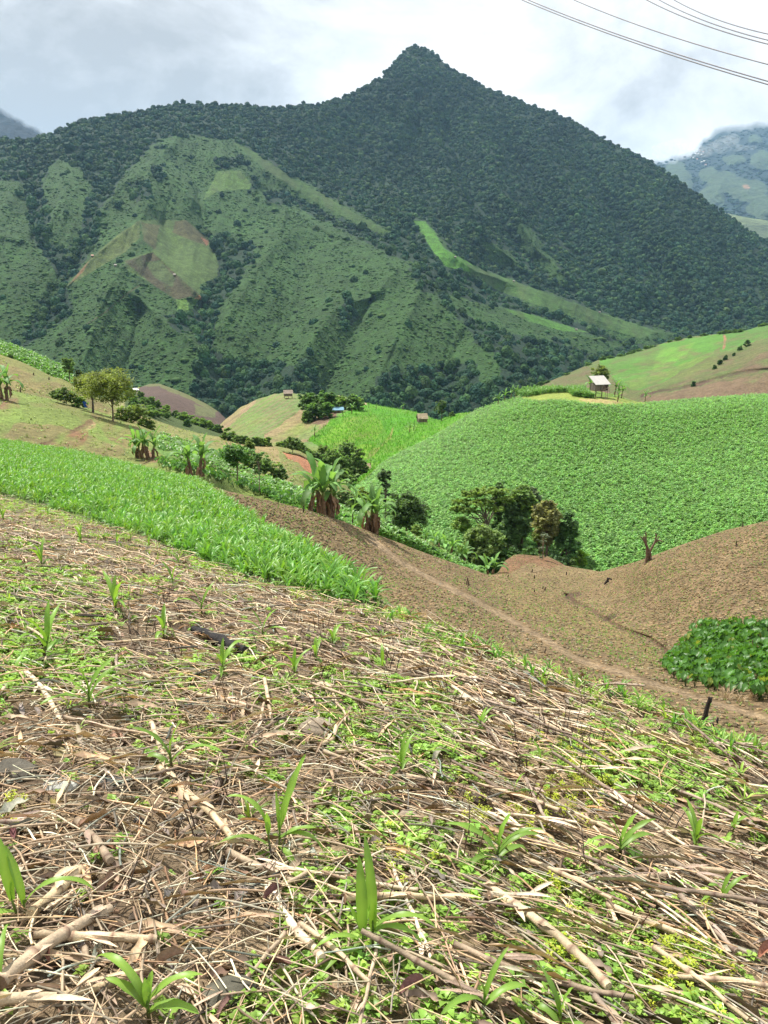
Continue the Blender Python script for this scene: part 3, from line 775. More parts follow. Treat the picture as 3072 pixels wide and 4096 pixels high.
def inst(T, pos, sc, rz, tilt=None, cj=.12, shade=None, nrm=None):
    """many turned, scaled copies of template T=(V,F,C) as one big array; tint varies per plant"""
    V, F, C = T; m = len(pos); n = len(V)
    sc = np.broadcast_to(sc, m); c = np.cos(rz); s = np.sin(rz)
    X = V[None, :, 0]*c[:, None]-V[None, :, 1]*s[:, None]; Y = V[None, :, 0]*s[:, None]+V[None, :, 1]*c[:, None]
    Z = np.broadcast_to(V[None, :, 2], X.shape)
    if tilt is not None:
        X = X+Z*tilt[:, :1]; Y = Y+Z*tilt[:, 1:2]
    P = np.stack([X, Y, Z], -1)*sc[:, None, None]
    if nrm is not None: P[:, :, 2] -= ((P[:, :, :2]*nrm[:, None, :2]).sum(-1)/np.maximum(nrm[:, None, 2], .3))
    P = P+pos[:, None]
    Fa = F[None]+(np.arange(m)*n)[:, None, None]
    k = 1+cj*rng.normal(0, 1, (m, 1, 1)); hue = 1+cj*rng.normal(0, 1, (m, 1, 1))*np.array([.45, 0, -.3])
    Ca = np.clip(C[None]*k*hue, .003, .9)
    if shade is not None: Ca = Ca*shade[:, None, :]
    return P.reshape(-1, 3), Fa.reshape(-1, F.shape[1]), Ca.reshape(-1, 3)


def tmpl(mb):
    return np.concatenate(mb.V), np.concatenate(mb.Q if mb.Q else mb.T), np.concatenate(mb.C)


def scatter_mesh(name, temps, pos, sc, rz, mat, tilt=None, cj=.12, shade=None, nrm=None, smooth=True):
    k = rng.integers(0, len(temps), len(pos))
    Vs, Cs, G = [], [], {}
    off = 0
    for i, T in enumerate(temps):
        m = k == i
        if not m.any(): continue
        V, F, C = inst(T, pos[m], np.broadcast_to(sc, len(pos))[m], rz[m], None if tilt is None else tilt[m], cj, None if shade is None else shade[m], None if nrm is None else nrm[m])
        Vs.append(V); Cs.append(C); G.setdefault(F.shape[1], []).append(F+off); off += len(V)
    return mesh_np(name, np.concatenate(Vs), [np.concatenate(x) for x in G.values()], mat, np.concatenate(Cs), smooth)


def rot_quads(c, sz, asp, up=.35, flat=0.):
    """leaf-sized four-sided blades at points c, random facing biased upward"""
    m = len(c)
    n = rng.normal(0, 1, (m, 3)); n[:, 2] = np.abs(n[:, 2])*(1+flat)+up
    n /= np.linalg.norm(n, axis=1)[:, None]
    a = rng.normal(0, 1, (m, 3)); t = np.cross(n, a); t /= np.linalg.norm(t, axis=1)[:, None]
    b = np.cross(n, t); sz = np.broadcast_to(sz, m)[:, None]
    V = np.stack([c-t*sz, c-b*sz*asp+n*sz*.12, c+t*sz, c+b*sz*asp+n*sz*.12], 1).reshape(-1, 3)
    return V, np.arange(4*m).reshape(m, 4)


def crown(lobes, nleaf, leaf, colr, var=.22, up=1.0, asp=.55, shell=.55, flat=0.):
    """leaf clumps through the crown's volume; lobes: (x,y,z, rx,ry,rz)"""
    mb = MB(); vol = np.array([l[3]*l[4]*l[5] for l in lobes])**.66
    for l, q in zip(lobes, vol/vol.sum()):
        nc = max(3, int(nleaf*q/26))
        d = rng.normal(0, 1, (nc, 3)); d /= np.linalg.norm(d, axis=1)[:, None]
        rr = shell+(1-shell)*rng.random(nc)**.5
        cc = d*rr[:, None]*np.array(l[3:6])
        cs = .22*min(l[3], l[5]*1.4)
        pts = cc[:, None]+rng.normal(0, 1, (nc, 26, 3))*cs*np.array([1, 1, .6])*.62
        kc = 1+var*rng.normal(0, 1, (nc, 1, 1))
        pts = pts.reshape(-1, 3)+np.array(l[:3])
        V, F = rot_quads(pts, leaf*(.7+.6*rng.random(len(pts))), asp, up, flat)
        base = np.array(l[6] if len(l) > 6 else colr)
        C = np.repeat((np.broadcast_to(base, (nc, 26, 3))*kc).reshape(-1, 3)*(1+.15*rng.normal(0, 1, (nc*26, 1))), 4, 0)
        mb.add(V, F, np.clip(C, .006, .6))
    return mb


def limbs(th, r0, tips, col=(.16, .12, .09), bend=.12, n=7):
    """tapered trunk of height th with limbs to the given tips"""
    mb = MB(); z = np.linspace(-.4, th, 6)
    px = np.stack([bend*th*.3*np.sin(z/th*2.2), bend*th*.25*np.sin(z/th*3+1)-bend*th*.2, z], 1); px[:, 1] -= px[0, 1]; px[:, 0] -= px[0, 0]
    tube(mb, px, np.linspace(r0*1.25, r0*.6, 6), col, n, jit=.15)
    for tp in tips:
        k = random.choice([3, 4, 5]); b = px[k]; t = np.array(tp, float)
        m1 = b+(t-b)*.35+np.array([0, 0, .12*th*random.random()]); m2 = b+(t-b)*.7+rng.normal(0, .04*th, 3)
        tube(mb, [b, m1, m2, t], [r0*.5, r0*.36, r0*.22, r0*.06], col, 5)
    return mb


def tree(name, label, cat, loc, lobes, nleaf, leaf, colr, th=None, r0=None, group=None, mat=None, barkc=(.15, .115, .085), rz=0., **kw):
    e = empty(name, loc, rz); tag(e, label, cat, group)
    zs = [l[2] for l in lobes]; H = max(l[2]+l[5] for l in lobes)
    th = th if th is not None else H*.45; r0 = r0 or H*.022
    limbs(th, r0, [(l[0], l[1], l[2]) for l in lobes]+[(l[0]+l[3]*.5*random.uniform(-1, 1), l[1], l[2]+l[5]*.4) for l in lobes], barkc).build('trunk', M_bark, e)
    crown(lobes, nleaf, leaf, colr, **kw).build('crown', mat or M_tleaf, e, smooth=False)
    return e


def rl(n, W, H, z0, col=None, low=.3):
    """n random lobes filling a crown W wide from z0 to H"""
    out = []
    for i in range(n):
        a = 6.28*i/n+random.uniform(-.4, .4); q = random.random()
        rr = W*.5*(.15+.5*random.random()); zc = z0+(H-z0)*(low+(.85-low)*q)
        s = W*random.uniform(.23, .34)
        l = [rr*math.cos(a)*(1.1-.5*q), rr*math.sin(a)*(1.1-.5*q), min(max(zc, s*.6), H-s*.8), s, s, s*random.uniform(.65, .9)]
        if col is not None: l.append(np.array(col)*random.uniform(.8, 1.2))
        out.append(tuple(l))
    if z0 < .22*H:
        for i in range(5):
            a = 1.256*i+random.random(); s = W*random.uniform(.22, .30); z = min(H*.28, s*.8)+.02*H
            out.append((.27*W*math.cos(a), .27*W*math.sin(a), z, s, s, min(s, H*.3))+((np.array(col)*random.uniform(.85, 1.1),) if col is not None else ()))
    out.append((0, 0, H*.55, W*.3, W*.3, H*.25)+((np.array(col)*.9,) if col is not None else ()))
    out.append((0, 0, H-W*.2, W*.22, W*.22, W*.2)+((np.array(col),) if col is not None else ()))
    return out


def pix(n, d): return n*d/FPX


# ------------------------------------------------------------------ mountain forest, scrub and far woods (nobody could count them)
def ico(sub):
    bm = bmesh.new(); bmesh.ops.create_icosphere(bm, subdivisions=sub, radius=1.0)
    V = np.array([v.co[:] for v in bm.verts]); F = np.array([[v.index for v in f.verts] for f in bm.faces]); bm.free()
    return V, F


IV1, IF1 = ico(2)
IV2, IF2 = ico(3)
IV0, IF0 = ico(1)


def lump_t(sub, squash, rough, nfuzz, c, seed):
    V, F = (IV2, IF2) if sub == 2 else ((IV1, IF1) if sub else (IV0, IF0))
    r = 1+rough*fbm(V[:, 0]*1.9+seed, V[:, 1]*1.9+V[:, 2]*2.3+seed*3, seed, 3)*2+rng.normal(0, rough*.35, len(V))
    if sub == 2: r = r+.16*fbm(V[:, 0]*4.5+seed, V[:, 1]*4.5+V[:, 2]*5, seed+3, 2)
    W = V*r[:, None]*np.array([1, 1, squash]); W[:, 2] += squash*.55
    C = np.tile(c, (len(W), 1))*(1+.12*rng.normal(0, 1, (len(W), 1)))
    if nfuzz:
        d = rng.normal(0, 1, (nfuzz, 3)); d[:, 2] = np.abs(d[:, 2]); d /= np.linalg.norm(d, axis=1)[:, None]
        p = d*np.array([1, 1, squash])*1.05; p[:, 2] += squash*.55
        Q, QF = rot_quads(p, .13 if sub == 2 else .25, .7)
        T = np.concatenate([QF[:, [0, 1, 2]], QF[:, [0, 2, 3]]])
        W = np.concatenate([W, Q]); F = np.concatenate([F, T+len(V)])
        C = np.concatenate([C, np.repeat(np.tile(c, (nfuzz, 1))*(1+.35*rng.normal(0, 1, (nfuzz, 1))), 4, 0)])
    return W, F, np.clip(C, .005, .4)


FC = [(.019, .054, .024), (.026, .066, .024), (.013, .042, .023), (.038, .078, .026), (.020, .052, .032)]
forest_t = [lump_t(1, random.uniform(.65, 1.0), .20, 26, np.array(FC[i % 5]), 50+i) for i in range(10)]
near_forest_t = [lump_t(2, random.uniform(.8, 1.2), .26, 90, np.array(FC[i % 5])*1.15, 150+i) for i in range(8)]
scrub_t = [lump_t(1, .5, .26, 0, np.array(c), 80+i) for i, c in enumerate([(.029, .071, .016), (.037, .084, .018), (.025, .062, .016), (.042, .086, .020)])]  # scrub darkened along with the grass, cloud shadow painted into its colour


def image_points(n, u0, u1, v0, v1, mask=None, wfn=None):
    u = rng.uniform(u0, u1, n); v = rng.uniform(v0, v1, n)
    m = np.ones(n, bool)
    if mask is not None: m &= mask(u, v)
    if wfn is not None: m &= rng.random(n) < wfn(u, v)
    return u[m], v[m]


def forest():
    def ok(u, v):
        return (v > LM.top(u)) & (~grass_mask(u, v) | (rng.random(len(u)) < .012)) & ~field_mask(u, v) & ~field_mask(u, v-14) & ~field_mask(u+6, v-6) & ~field_mask(u-6, v-6)
    u, v = image_points(int(105000*Q_FOREST), -150, 3250, 180, 1680, ok, lambda u, v: np.clip((LM.depth(u, v)/2200)**2, .05, 1))
    ue = rng.uniform(-150, 3250, 700); ve = LM.top(ue)+rng.uniform(0, 14, 700)     # along the ridge, where single crowns show
    u = np.concatenate([u, ue]); v = np.concatenate([v, ve])
    P = LM.P(u, v)
    sz = np.clip(rng.lognormal(math.log(4.1), .42, len(u)), 1.8, 7.2)
    sc = sz*np.where(rng.random(len(u)) < .06, 1.35, 1); sc[-700:] = np.minimum(sc[-700:]*1.2, 7)
    P[:, 2] -= sc*.42
    big = 1+.75*fbm(u/130, v/130, 61, 4)
    sh = np.stack([big, big, big*.95], 1)
    tall = rng.random(len(u)) < .10
    P[:, 2] += np.where(tall, sc*.8, 0); P[-700:, 2] += sc[-700:]*rng.random(700)*.6
    nd = LM.depth(u, v) < 1350
    me = scatter_mesh('mountain_foot_forest', near_forest_t, P[nd], sc[nd]*.85, rng.uniform(0, 6.28, nd.sum()), M_forest, cj=.14, shade=sh[nd], smooth=False)
    tag(link('mountain_foot_forest', me), 'dark green forest filling the ravines and valley at the foot of the mountain', 'forest', kind='stuff')
    nd = ~nd; u, v, P, sc, sh = u[nd], v[nd], P[nd], sc[nd], sh[nd]
    me = scatter_mesh('mountain_forest', forest_t, P, sc, rng.uniform(0, 6.28, len(u)), M_forest, cj=.13, shade=sh, smooth=False)
    tag(link('mountain_forest', me), 'dense dark green forest covering the upper mountain and its ravines', 'forest', kind='stuff')
    print('forest', len(u))
    # shrubs on the grassy spurs
    def ok2(u, v):
        return (v > LM.top(u)) & grass_mask(u, v) & ~field_mask(u, v)
    u, v = image_points(int(120000*Q_FOREST), -150, 3250, 540, 1680, ok2, lambda u, v: np.clip((LM.depth(u, v)/1600)**2*(.75+1.3*fbm(u/80, v/80, 63, 3)), .12, 1))
    P = LM.P(u, v); sc = rng.lognormal(math.log(1.15), .4, len(u)); P[:, 2] -= sc*.22
    sc = np.where(rng.random(len(u)) < .04, sc*2, sc)
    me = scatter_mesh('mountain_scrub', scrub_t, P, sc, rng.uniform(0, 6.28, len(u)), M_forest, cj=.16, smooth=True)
    tag(link('mountain_scrub', me), 'low green scrub dotted over the grassy mountain spurs', 'scrub', kind='stuff')
    print('scrub', len(u))
    # woods far off
    u, v = image_points(16000, -100, 3200, 400, 960)
    m = ((u > 2600) & (v > LF2.top(u)+6) & (v < LM.top(u)+20)); ok_ = np.ones(len(u), bool)
    for (a, b, x, y) in PATCH: ok_ &= ((u-a)/x)**2+((v-b)/y)**2 > 1.1
    m &= ok_ & (v > np.interp(u, [2600, 2690, 2760, 2790, 2815, 2860, 2920, 3072], [660, 640, 625, 610, 575, 545, 530, 512])); u, v = u[m], v[m]
    P = LF2.P(u, v)
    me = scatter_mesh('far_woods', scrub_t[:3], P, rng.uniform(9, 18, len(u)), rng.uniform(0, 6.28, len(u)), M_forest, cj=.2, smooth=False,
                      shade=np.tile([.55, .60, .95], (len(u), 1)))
    tag(link('far_woods', me), 'bluish woods on the far range below the cloud', 'forest', kind='stuff')


# ------------------------------------------------------------------ maize hill on the right, rice, seedlings
def crop_t(nl, L, W, c, e0=(.3, 1.2), dr=(.8, 1.8), ns=3, zb=.3):
    mb = MB()
    for i in range(nl):
        V, F, C = leaf_strip((0, 0, zb*random.random()), random.uniform(0, 6.28), L*random.uniform(.7, 1.2), W*random.uniform(.8, 1.2), random.uniform(*e0), random.uniform(*dr), ns, .25, 0, np.array(c)*random.uniform(.8, 1.2))
        mb.add(V, F, C)
    return tmpl(mb)


def scatter_on(layer, name, temps, n, box_, mask, sc, mat, label, cat, cj=.15, dens=None, kind='stuff', maxd=1e9, dref=None):
    u, v = image_points(n, *box_, mask)
    if dref:
        q = np.clip((layer.depth(u, v)/dref)**2, 0, 1); m = rng.random(len(u)) < q; u, v = u[m], v[m]
    if dens is not None:
        m = rng.random(len(u)) < dens(u, v); u, v = u[m], v[m]
    P = layer.P(u, v)
    s = rng.uniform(sc[0], sc[1], len(u))
    me = scatter_mesh(name, temps, P, s, rng.uniform(0, 6.28, len(u)), mat, cj=cj)
    o = link(name, me); tag(o, label, cat, kind=kind)
    print(name, len(u))
    return o


def crops():
    G = (.17, .35, .085)
    T = [crop_t(7, .34, .14, np.array(G)*k, (-.1, .8), (.4, 1.3), 2, .45) for k in (.7, .9, 1.1, 1.35, 1.1)]
    bare = [(2080, 1588), (2160, 1562), (2360, 1560), (2480, 1588), (2600, 1612), (2500, 1622), (2350, 1616), (2230, 1604), (2150, 1608)]
    m1 = lambda u, v: (v > L8.top(u)+2) & ~inpoly(u, v, bare) & (v < np.interp(u, [1300, 1700, 2000, 2400, 3300], [2200, 2400, 2400, 2340, 2200]))
    scatter_on(L8, 'maize_crop', T, 150000, (1350, 3250, 1560, 2400), m1, (.75, 1.3), M_leaf, 'dense green maize crop covering the big round hill on the right', 'crop field', dref=170)
    # taller maize strip on the knoll
    T2 = [crop_t(8, 1.0, .22, np.array(G)*k, (.5, 1.3), (.6, 1.5), 3, 1.4) for k in (.75, .95)]
    strip = [(2060, 1585), (2100, 1560), (2180, 1545), (2260, 1548), (2330, 1556), (2360, 1590), (2380, 1600), (2290, 1590), (2270, 1572), (2180, 1576), (2110, 1590)]
    scatter_on(L8, 'maize_strip', T2, 5000, (2050, 2400, 1560, 1610), lambda u, v: inpoly(u, v+3, strip), (.5, .85), M_leaf, 'strip of taller dark green maize beside the stilt hut', 'crop field')
    # bright rice
    T3 = [crop_t(5, .6, .05, np.array((.10, .30, .02))*k, (.9, 1.5), (.2, .7), 2, .05) for k in (.8, 1., 1.3)]
    scatter_on(L5, 'rice_crop', T3, 16000, (1200, 2000, 1600, 2000), lambda u, v: inpoly(u, v, RICE) & (v > L5.top(u)), (.9, 1.5), M_leaf, 'bright green upland rice on the rounded hill in the valley', 'crop field', cj=.12)
    # tiny seedlings and straw bits on the brown field
    seed_t = [crop_t(5, .16, .05, (.17, .30, .06), (.3, 1.2), (.6, 1.6), 2, .03), crop_t(4, .14, .05, (.20, .30, .07), (.3, 1.2), (.6, 1.6), 2, .02)]
    bit = MB()
    for i in range(3):
        a = random.uniform(0, 6.28); p = np.array([random.uniform(-.2, .2), random.uniform(-.2, .2), .02])
        tube(bit, [p, p+np.array([math.cos(a), math.sin(a), .05])*random.uniform(.12, .3)], .012, (.45, .35, .22), 3, cap=False)
    m2 = lambda u, v: (v > L1.top(u)+3) & (v < L0.top(u)+40) & ~inpoly(u, v, TARO)
    scatter_on(L1, 'field_seedlings', seed_t, 85000, (780, 3200, 1920, 3100), m2, (.4, .85), M_leaf, 'tiny green seedlings dotted over the brown ploughed field', 'seedlings', dref=60,
               dens=lambda u, v: np.clip(.55+1.6*fbm(u/90, v/60, 91, 3)+.35*(dist_poly(u, v, [(1900, 2330), (2300, 2470), (2640, 2650)]) < 90), 0, 1)*(dist_poly(u, v, PATH) > 16))
    scatter_on(L1, 'field_straw_bits', [tmpl(bit)], 34000, (780, 3200, 1920, 3100), m2, (.35, .8), M_straw, 'pale bits of straw lying on the brown field', 'straw', dref=60, cj=.3,
               dens=lambda u, v: np.clip(.4+1.8*fbm(u/120, v/50, 95, 3), 0, 1))
    clod_t = [lump_t(0, .6, .35, 0, np.array(c), 500+i) for i, c in enumerate([(.15, .11, .055), (.20, .148, .075), (.165, .122, .062), (.26, .20, .115)])]
    scatter_on(L1, 'soil_clods', clod_t, 70000, (780, 3200, 1920, 3100), m2, (.03, .09), M_rock, 'rough brown soil clods over the ploughed field', 'soil', dref=60, cj=.2, dens=lambda u, v: ((dist_poly(u, v, PATH) > 13) & (dist_poly(u, v, GULLY) > 9))*1.0)
    # weeds and bean rows on the banana field and others
    wt = [crop_t(6, .35, .14, np.array((.20, .29, .055))*k, (.2, 1.0), (.5, 1.4), 2, .1) for k in (.7, 1, 1.2)]
    BEAN = [(640, 1735), (760, 1766), (1131, 1925), (1500, 2085), (1940, 2290), (1900, 2300), (1500, 2150), (1200, 2050), (1000, 1950), (900, 1890), (740, 1850), (620, 1790)]
    scatter_on(L2, 'field_weeds', wt, 16000, (-150, 1900, 1540, 2250), lambda u, v: (v > L2.top(u)+2) & ~inpoly(u, v, BEAN) & ((dist_poly(u, v, DITCH) > 18)), (.35, .8), M_leaf,
               'yellow green weeds sprouting over the banana field', 'weeds', dens=lambda u, v: np.clip(.5+2.2*fbm(u/70, v/40, 97, 3), 0.05, 1), dref=110)
    bt = [crop_t(7, .4, .22, np.array((.13, .29, .05))*k, (.2, 1.0), (.5, 1.4), 2, .2) for k in (.8, 1, 1.2)]
    scatter_on(L2, 'bean_crop', bt, 16000, (580, 1960, 1730, 2320), lambda u, v: inpoly(u, v, BEAN) & (v > L2.top(u)), (.7, 1.2), M_leaf, 'strip of leafy green beans below the banana clumps', 'crop field')
    scatter_on(L3b, 'cabbage_crop', bt, 5000, (-150, 350, 1350, 1560), lambda u, v: v > L3b.top(u), (1.0, 1.7), M_leaf, 'rows of pale green crop on the hill behind the trees', 'crop field')
    scatter_on(L3, 'terrace_weeds', wt, 6000, (-150, 620, 1400, 1700), lambda u, v: (v > L3.top(u)), (.5, 1.1), M_leaf, 'low weeds on the brown terraced hillside', 'weeds', dens=lambda u, v: np.clip(.3+2*fbm(u/60, v/40, 99, 3), .03, 1))
    scatter_on(L4, 'scarred_field_weeds', wt, 9000, (450, 1400, 1640, 2050), lambda u, v: (v > L4.top(u)) & ~inpoly(u, v, SCAR), (.5, 1.0), M_leaf, 'low yellow green weeds on the field with the red scar', 'weeds', dens=lambda u, v: np.clip(.4+2*fbm(u/60, v/40, 101, 3), .03, 1))


TARO = [(2655, 2690), (2690, 2640), (2720, 2600), (2765, 2560), (2770, 2515), (2800, 2498), (2860, 2512), (2950, 2508), (3072, 2515), (3260, 2520), (3260, 2900), (3072, 2845), (2960, 2795), (2850, 2765), (2740, 2745)]
# ------------------------------------------------------------------ foreground
def world_points(layer, rho, box_, mask, n0, dscale=None):
    u = rng.uniform(box_[0], box_[1], n0); v = rng.uniform(box_[2], box_[3], n0)
    m = mask(u, v); u, v = u[m], v[m]
    a = layer.P(u, v); J = np.linalg.norm(np.cross(layer.P(u+2, v)-a, layer.P(u, v+2)-a), axis=1)/4
    A = (box_[1]-box_[0])*(box_[3]-box_[2])
    q = rho*J*A/n0
    if dscale is not None: q = q*dscale(u, v, a)
    m = rng.random(len(u)) < q
    return u[m], v[m], a[m]


def in_stub(u, v): return (v > L0.top(u)+1) & ~inpoly(u, v, CORN)


def gdir(u, v, du, dv):
    a = L0.P(u, v); b = L0.P(u+du, v+dv)
    d = b-a; return d/np.linalg.norm(d, axis=-1)[:, None]


def stalk_mesh(L, r, c, bend, seed, nn=None):
    """dry maize stalk along +x with joints; split ends"""
    random.seed(seed); mb = MB()
    seg = random.uniform(.10, .16); x = 0; pts = []; rad = []; cols = []
    c = np.array(c)
    while x < L:
        k = c*random.uniform(.8, 1.15)
        dk = k*np.array([.45, .36, .36])
        for f, rr, cc in ((0, 1.22, dk), (.05, 1.12, k*.8), (.12, .98, k), (.5, .93, k*random.uniform(.85, 1.1)), (.88, .96, k*.95)):
            if x+f*seg > L: break
            s = x+f*seg
            pts.append((s, bend*L*math.sin(s/L*3.1)+.002*math.sin(s*40), .012*math.sin(s*7+seed))); rad.append(r*rr*(1-.25*s/L)); cols.append(cc)
        x += seg
    tube(mb, pts, rad, c, 7, cols=cols, jit=.12)
    for i in range(random.choice([1, 2, 3])):   # loose dry sheath strips
        s = random.uniform(.05, .8)*L
        V, F, C = leaf_strip((s, 0, r*.6), random.uniform(-.35, .35), random.uniform(.06, .18), r*1.2, random.uniform(.0, .25), random.uniform(0, .5), 5, .5, .1, c*random.uniform(.75, 1.1), random.uniform(-.6, .6), 'x')
        mb.add(V, F, C)
    random.seed(seed+999)
    return mb


STRAWC = [(.58, .455, .30), (.49, .38, .26), (.34, .26, .18), (.22, .165, .12), (.74, .62, .44), (.64, .50, .31), (.40, .31, .235)]


def litter():
    st = []
    for i in range(12):
        c = np.array(STRAWC[i % 7])*.97; mb = MB(); L = random.uniform(.05, .24); bz = random.uniform(-.18, .18)
        x = np.linspace(-L/2, L/2, 5)
        tube(mb, np.stack([x, bz*L*np.sin(x/L*3), .012+.02*np.cos(x/L*random.uniform(1, 4))*random.random()+random.uniform(-.06, .06)*x], 1), random.uniform(.0012, .0036), c, 4, cap=False)
        st.append(tmpl(mb))
    u, v, P = world_points(L0, 720, (-200, 3300, 1760, 4300), in_stub, 330000, lambda u, v, p: np.clip((2.6/np.maximum(p[:, 1], 1))**1.5, 0, 1)*np.clip(.8+1.3*fbm(p[:, 0]*1.5, p[:, 1]*1.5, 5, 3), .25, 1.5)*(1-.35*np.clip((u-1500)/900, 0, 1)))
    r = np.clip((v-2300)/700, 0, 1)*np.clip((1900-u)/900, 0, 1)
    sp = (.30+1.3*r)*np.where(rng.random(len(u)) < .25, 3.2, 1)
    d = gdir(u, v, 30*np.ones(len(u)), 13+0*u); ang = np.arctan2(d[:, 1], d[:, 0])+rng.normal(0, 1, len(u))*sp
    P[:, 2] += rng.random(len(u))*.03
    tilt = np.zeros((len(u), 2))
    N_ = L0.normal(u, v)
    me = scatter_mesh('straw_litter', st, P, rng.uniform(.6, 1.7, len(u))*np.clip(.75+P[:, 1]/12, .8, 1.6), ang, M_straw, cj=.26, nrm=N_)
    tag(link('straw_litter', me), 'thick litter of thin dry straw strewn over the near slope', 'straw', kind='stuff'); print('straw', len(u))
    # shredded dry leaf pieces
    lt = []
    for i in range(12):
        mb = MB(); c = np.array(STRAWC[(i*3) % 7])*random.uniform(.6, .9)
        V, F, C = leaf_strip((0, 0, .004), 0, random.uniform(.07, .24), random.uniform(.010, .030), random.uniform(0, .5), random.uniform(0, 1.0), 6, random.choice([.3, .9, 1.3]), .22, c, random.uniform(-2, 2), 'x', 1.3, .3)
        mb.add(V, F, C); lt.append(tmpl(mb))
    u, v, P = world_points(L0, 95, (-200, 3300, 1760, 4300), in_stub, 200000, lambda u, v, p: np.clip((3.2/np.maximum(p[:, 1], 1))**1.2, 0, 1))
    d = gdir(u, v, 30*np.ones(len(u)), 13+0*u); r = np.clip((v-2300)/700, 0, 1)*np.clip((1900-u)/900, 0, 1)
    ang = np.arctan2(d[:, 1], d[:, 0])+rng.normal(0, 1, len(u))*(.4+1.3*r)
    P[:, 2] += rng.random(len(u))*.035
    me = scatter_mesh('dry_leaf_litter', lt, P, rng.uniform(.7, 1.4, len(u)), ang, M_straw, cj=.22, nrm=L0.normal(u, v))
    tag(link('dry_leaf_litter', me), 'curled strips of dry maize leaf among the straw', 'leaf litter', kind='stuff'); print('dry leaves', len(u))
    # soil crumbs
    ct = [lump_t(0, .7, .3, 0, np.array(c), 300+i) for i, c in enumerate([(.09, .06, .04), (.14, .10, .065), (.07, .05, .035), (.22, .15, .10)])]
    u, v, P = world_points(L0, 160, (-200, 3300, 1900, 4300), in_stub, 200000, lambda u, v, p: np.clip((3/np.maximum(p[:, 1], 1))**1.6, 0, 1))
    P[:, 2] -= .004
    me = scatter_mesh('soil_crumbs', ct, P, rng.lognormal(math.log(.008), .5, len(u)), rng.uniform(0, 6.28, len(u)), M_rock, cj=.25, smooth=False)
    tag(link('soil_crumbs', me), 'small dark soil crumbs and grit between the straw', 'soil', kind='stuff')


def weed_t(c, nl, L, W, h, seed):
    random.seed(seed); mb = MB()
    for i in range(nl):
        q = i//4; az = i*math.pi/2+q*.78+random.uniform(-.3, .3)
        LL = L*random.uniform(.7, 1.2)*(1-.18*q); z = h*(.4+.3*q); e = .25+.3*q+random.uniform(-.2, .3)
        a = np.array([math.cos(az), math.sin(az), 0]); s = np.array([-a[1], a[0], 0]); r0 = .12*L
        b = a*r0+np.array([0, 0, z]); m = b+a*LL*.5*math.cos(e)+np.array([0, 0, LL*.5*math.sin(e)]); t = b+a*LL*math.cos(e*.4)+np.array([0, 0, LL*math.sin(e*.5)*.8])
        up = np.array([0, 0, W*.16])
        V = np.array([b, m-s*W/2+up, t, m+s*W/2+up, m])
        cc = np.array(c)*random.uniform(.8, 1.2)*(1+.15*q)
        F = np.array([[0, 1, 4, 4]])
        mb.add(V, np.array([[0, 1, 4], [1, 2, 4], [2, 3, 4], [3, 0, 4]]), cc)
    return np.concatenate(mb.V), np.concatenate(mb.T), np.concatenate(mb.C)


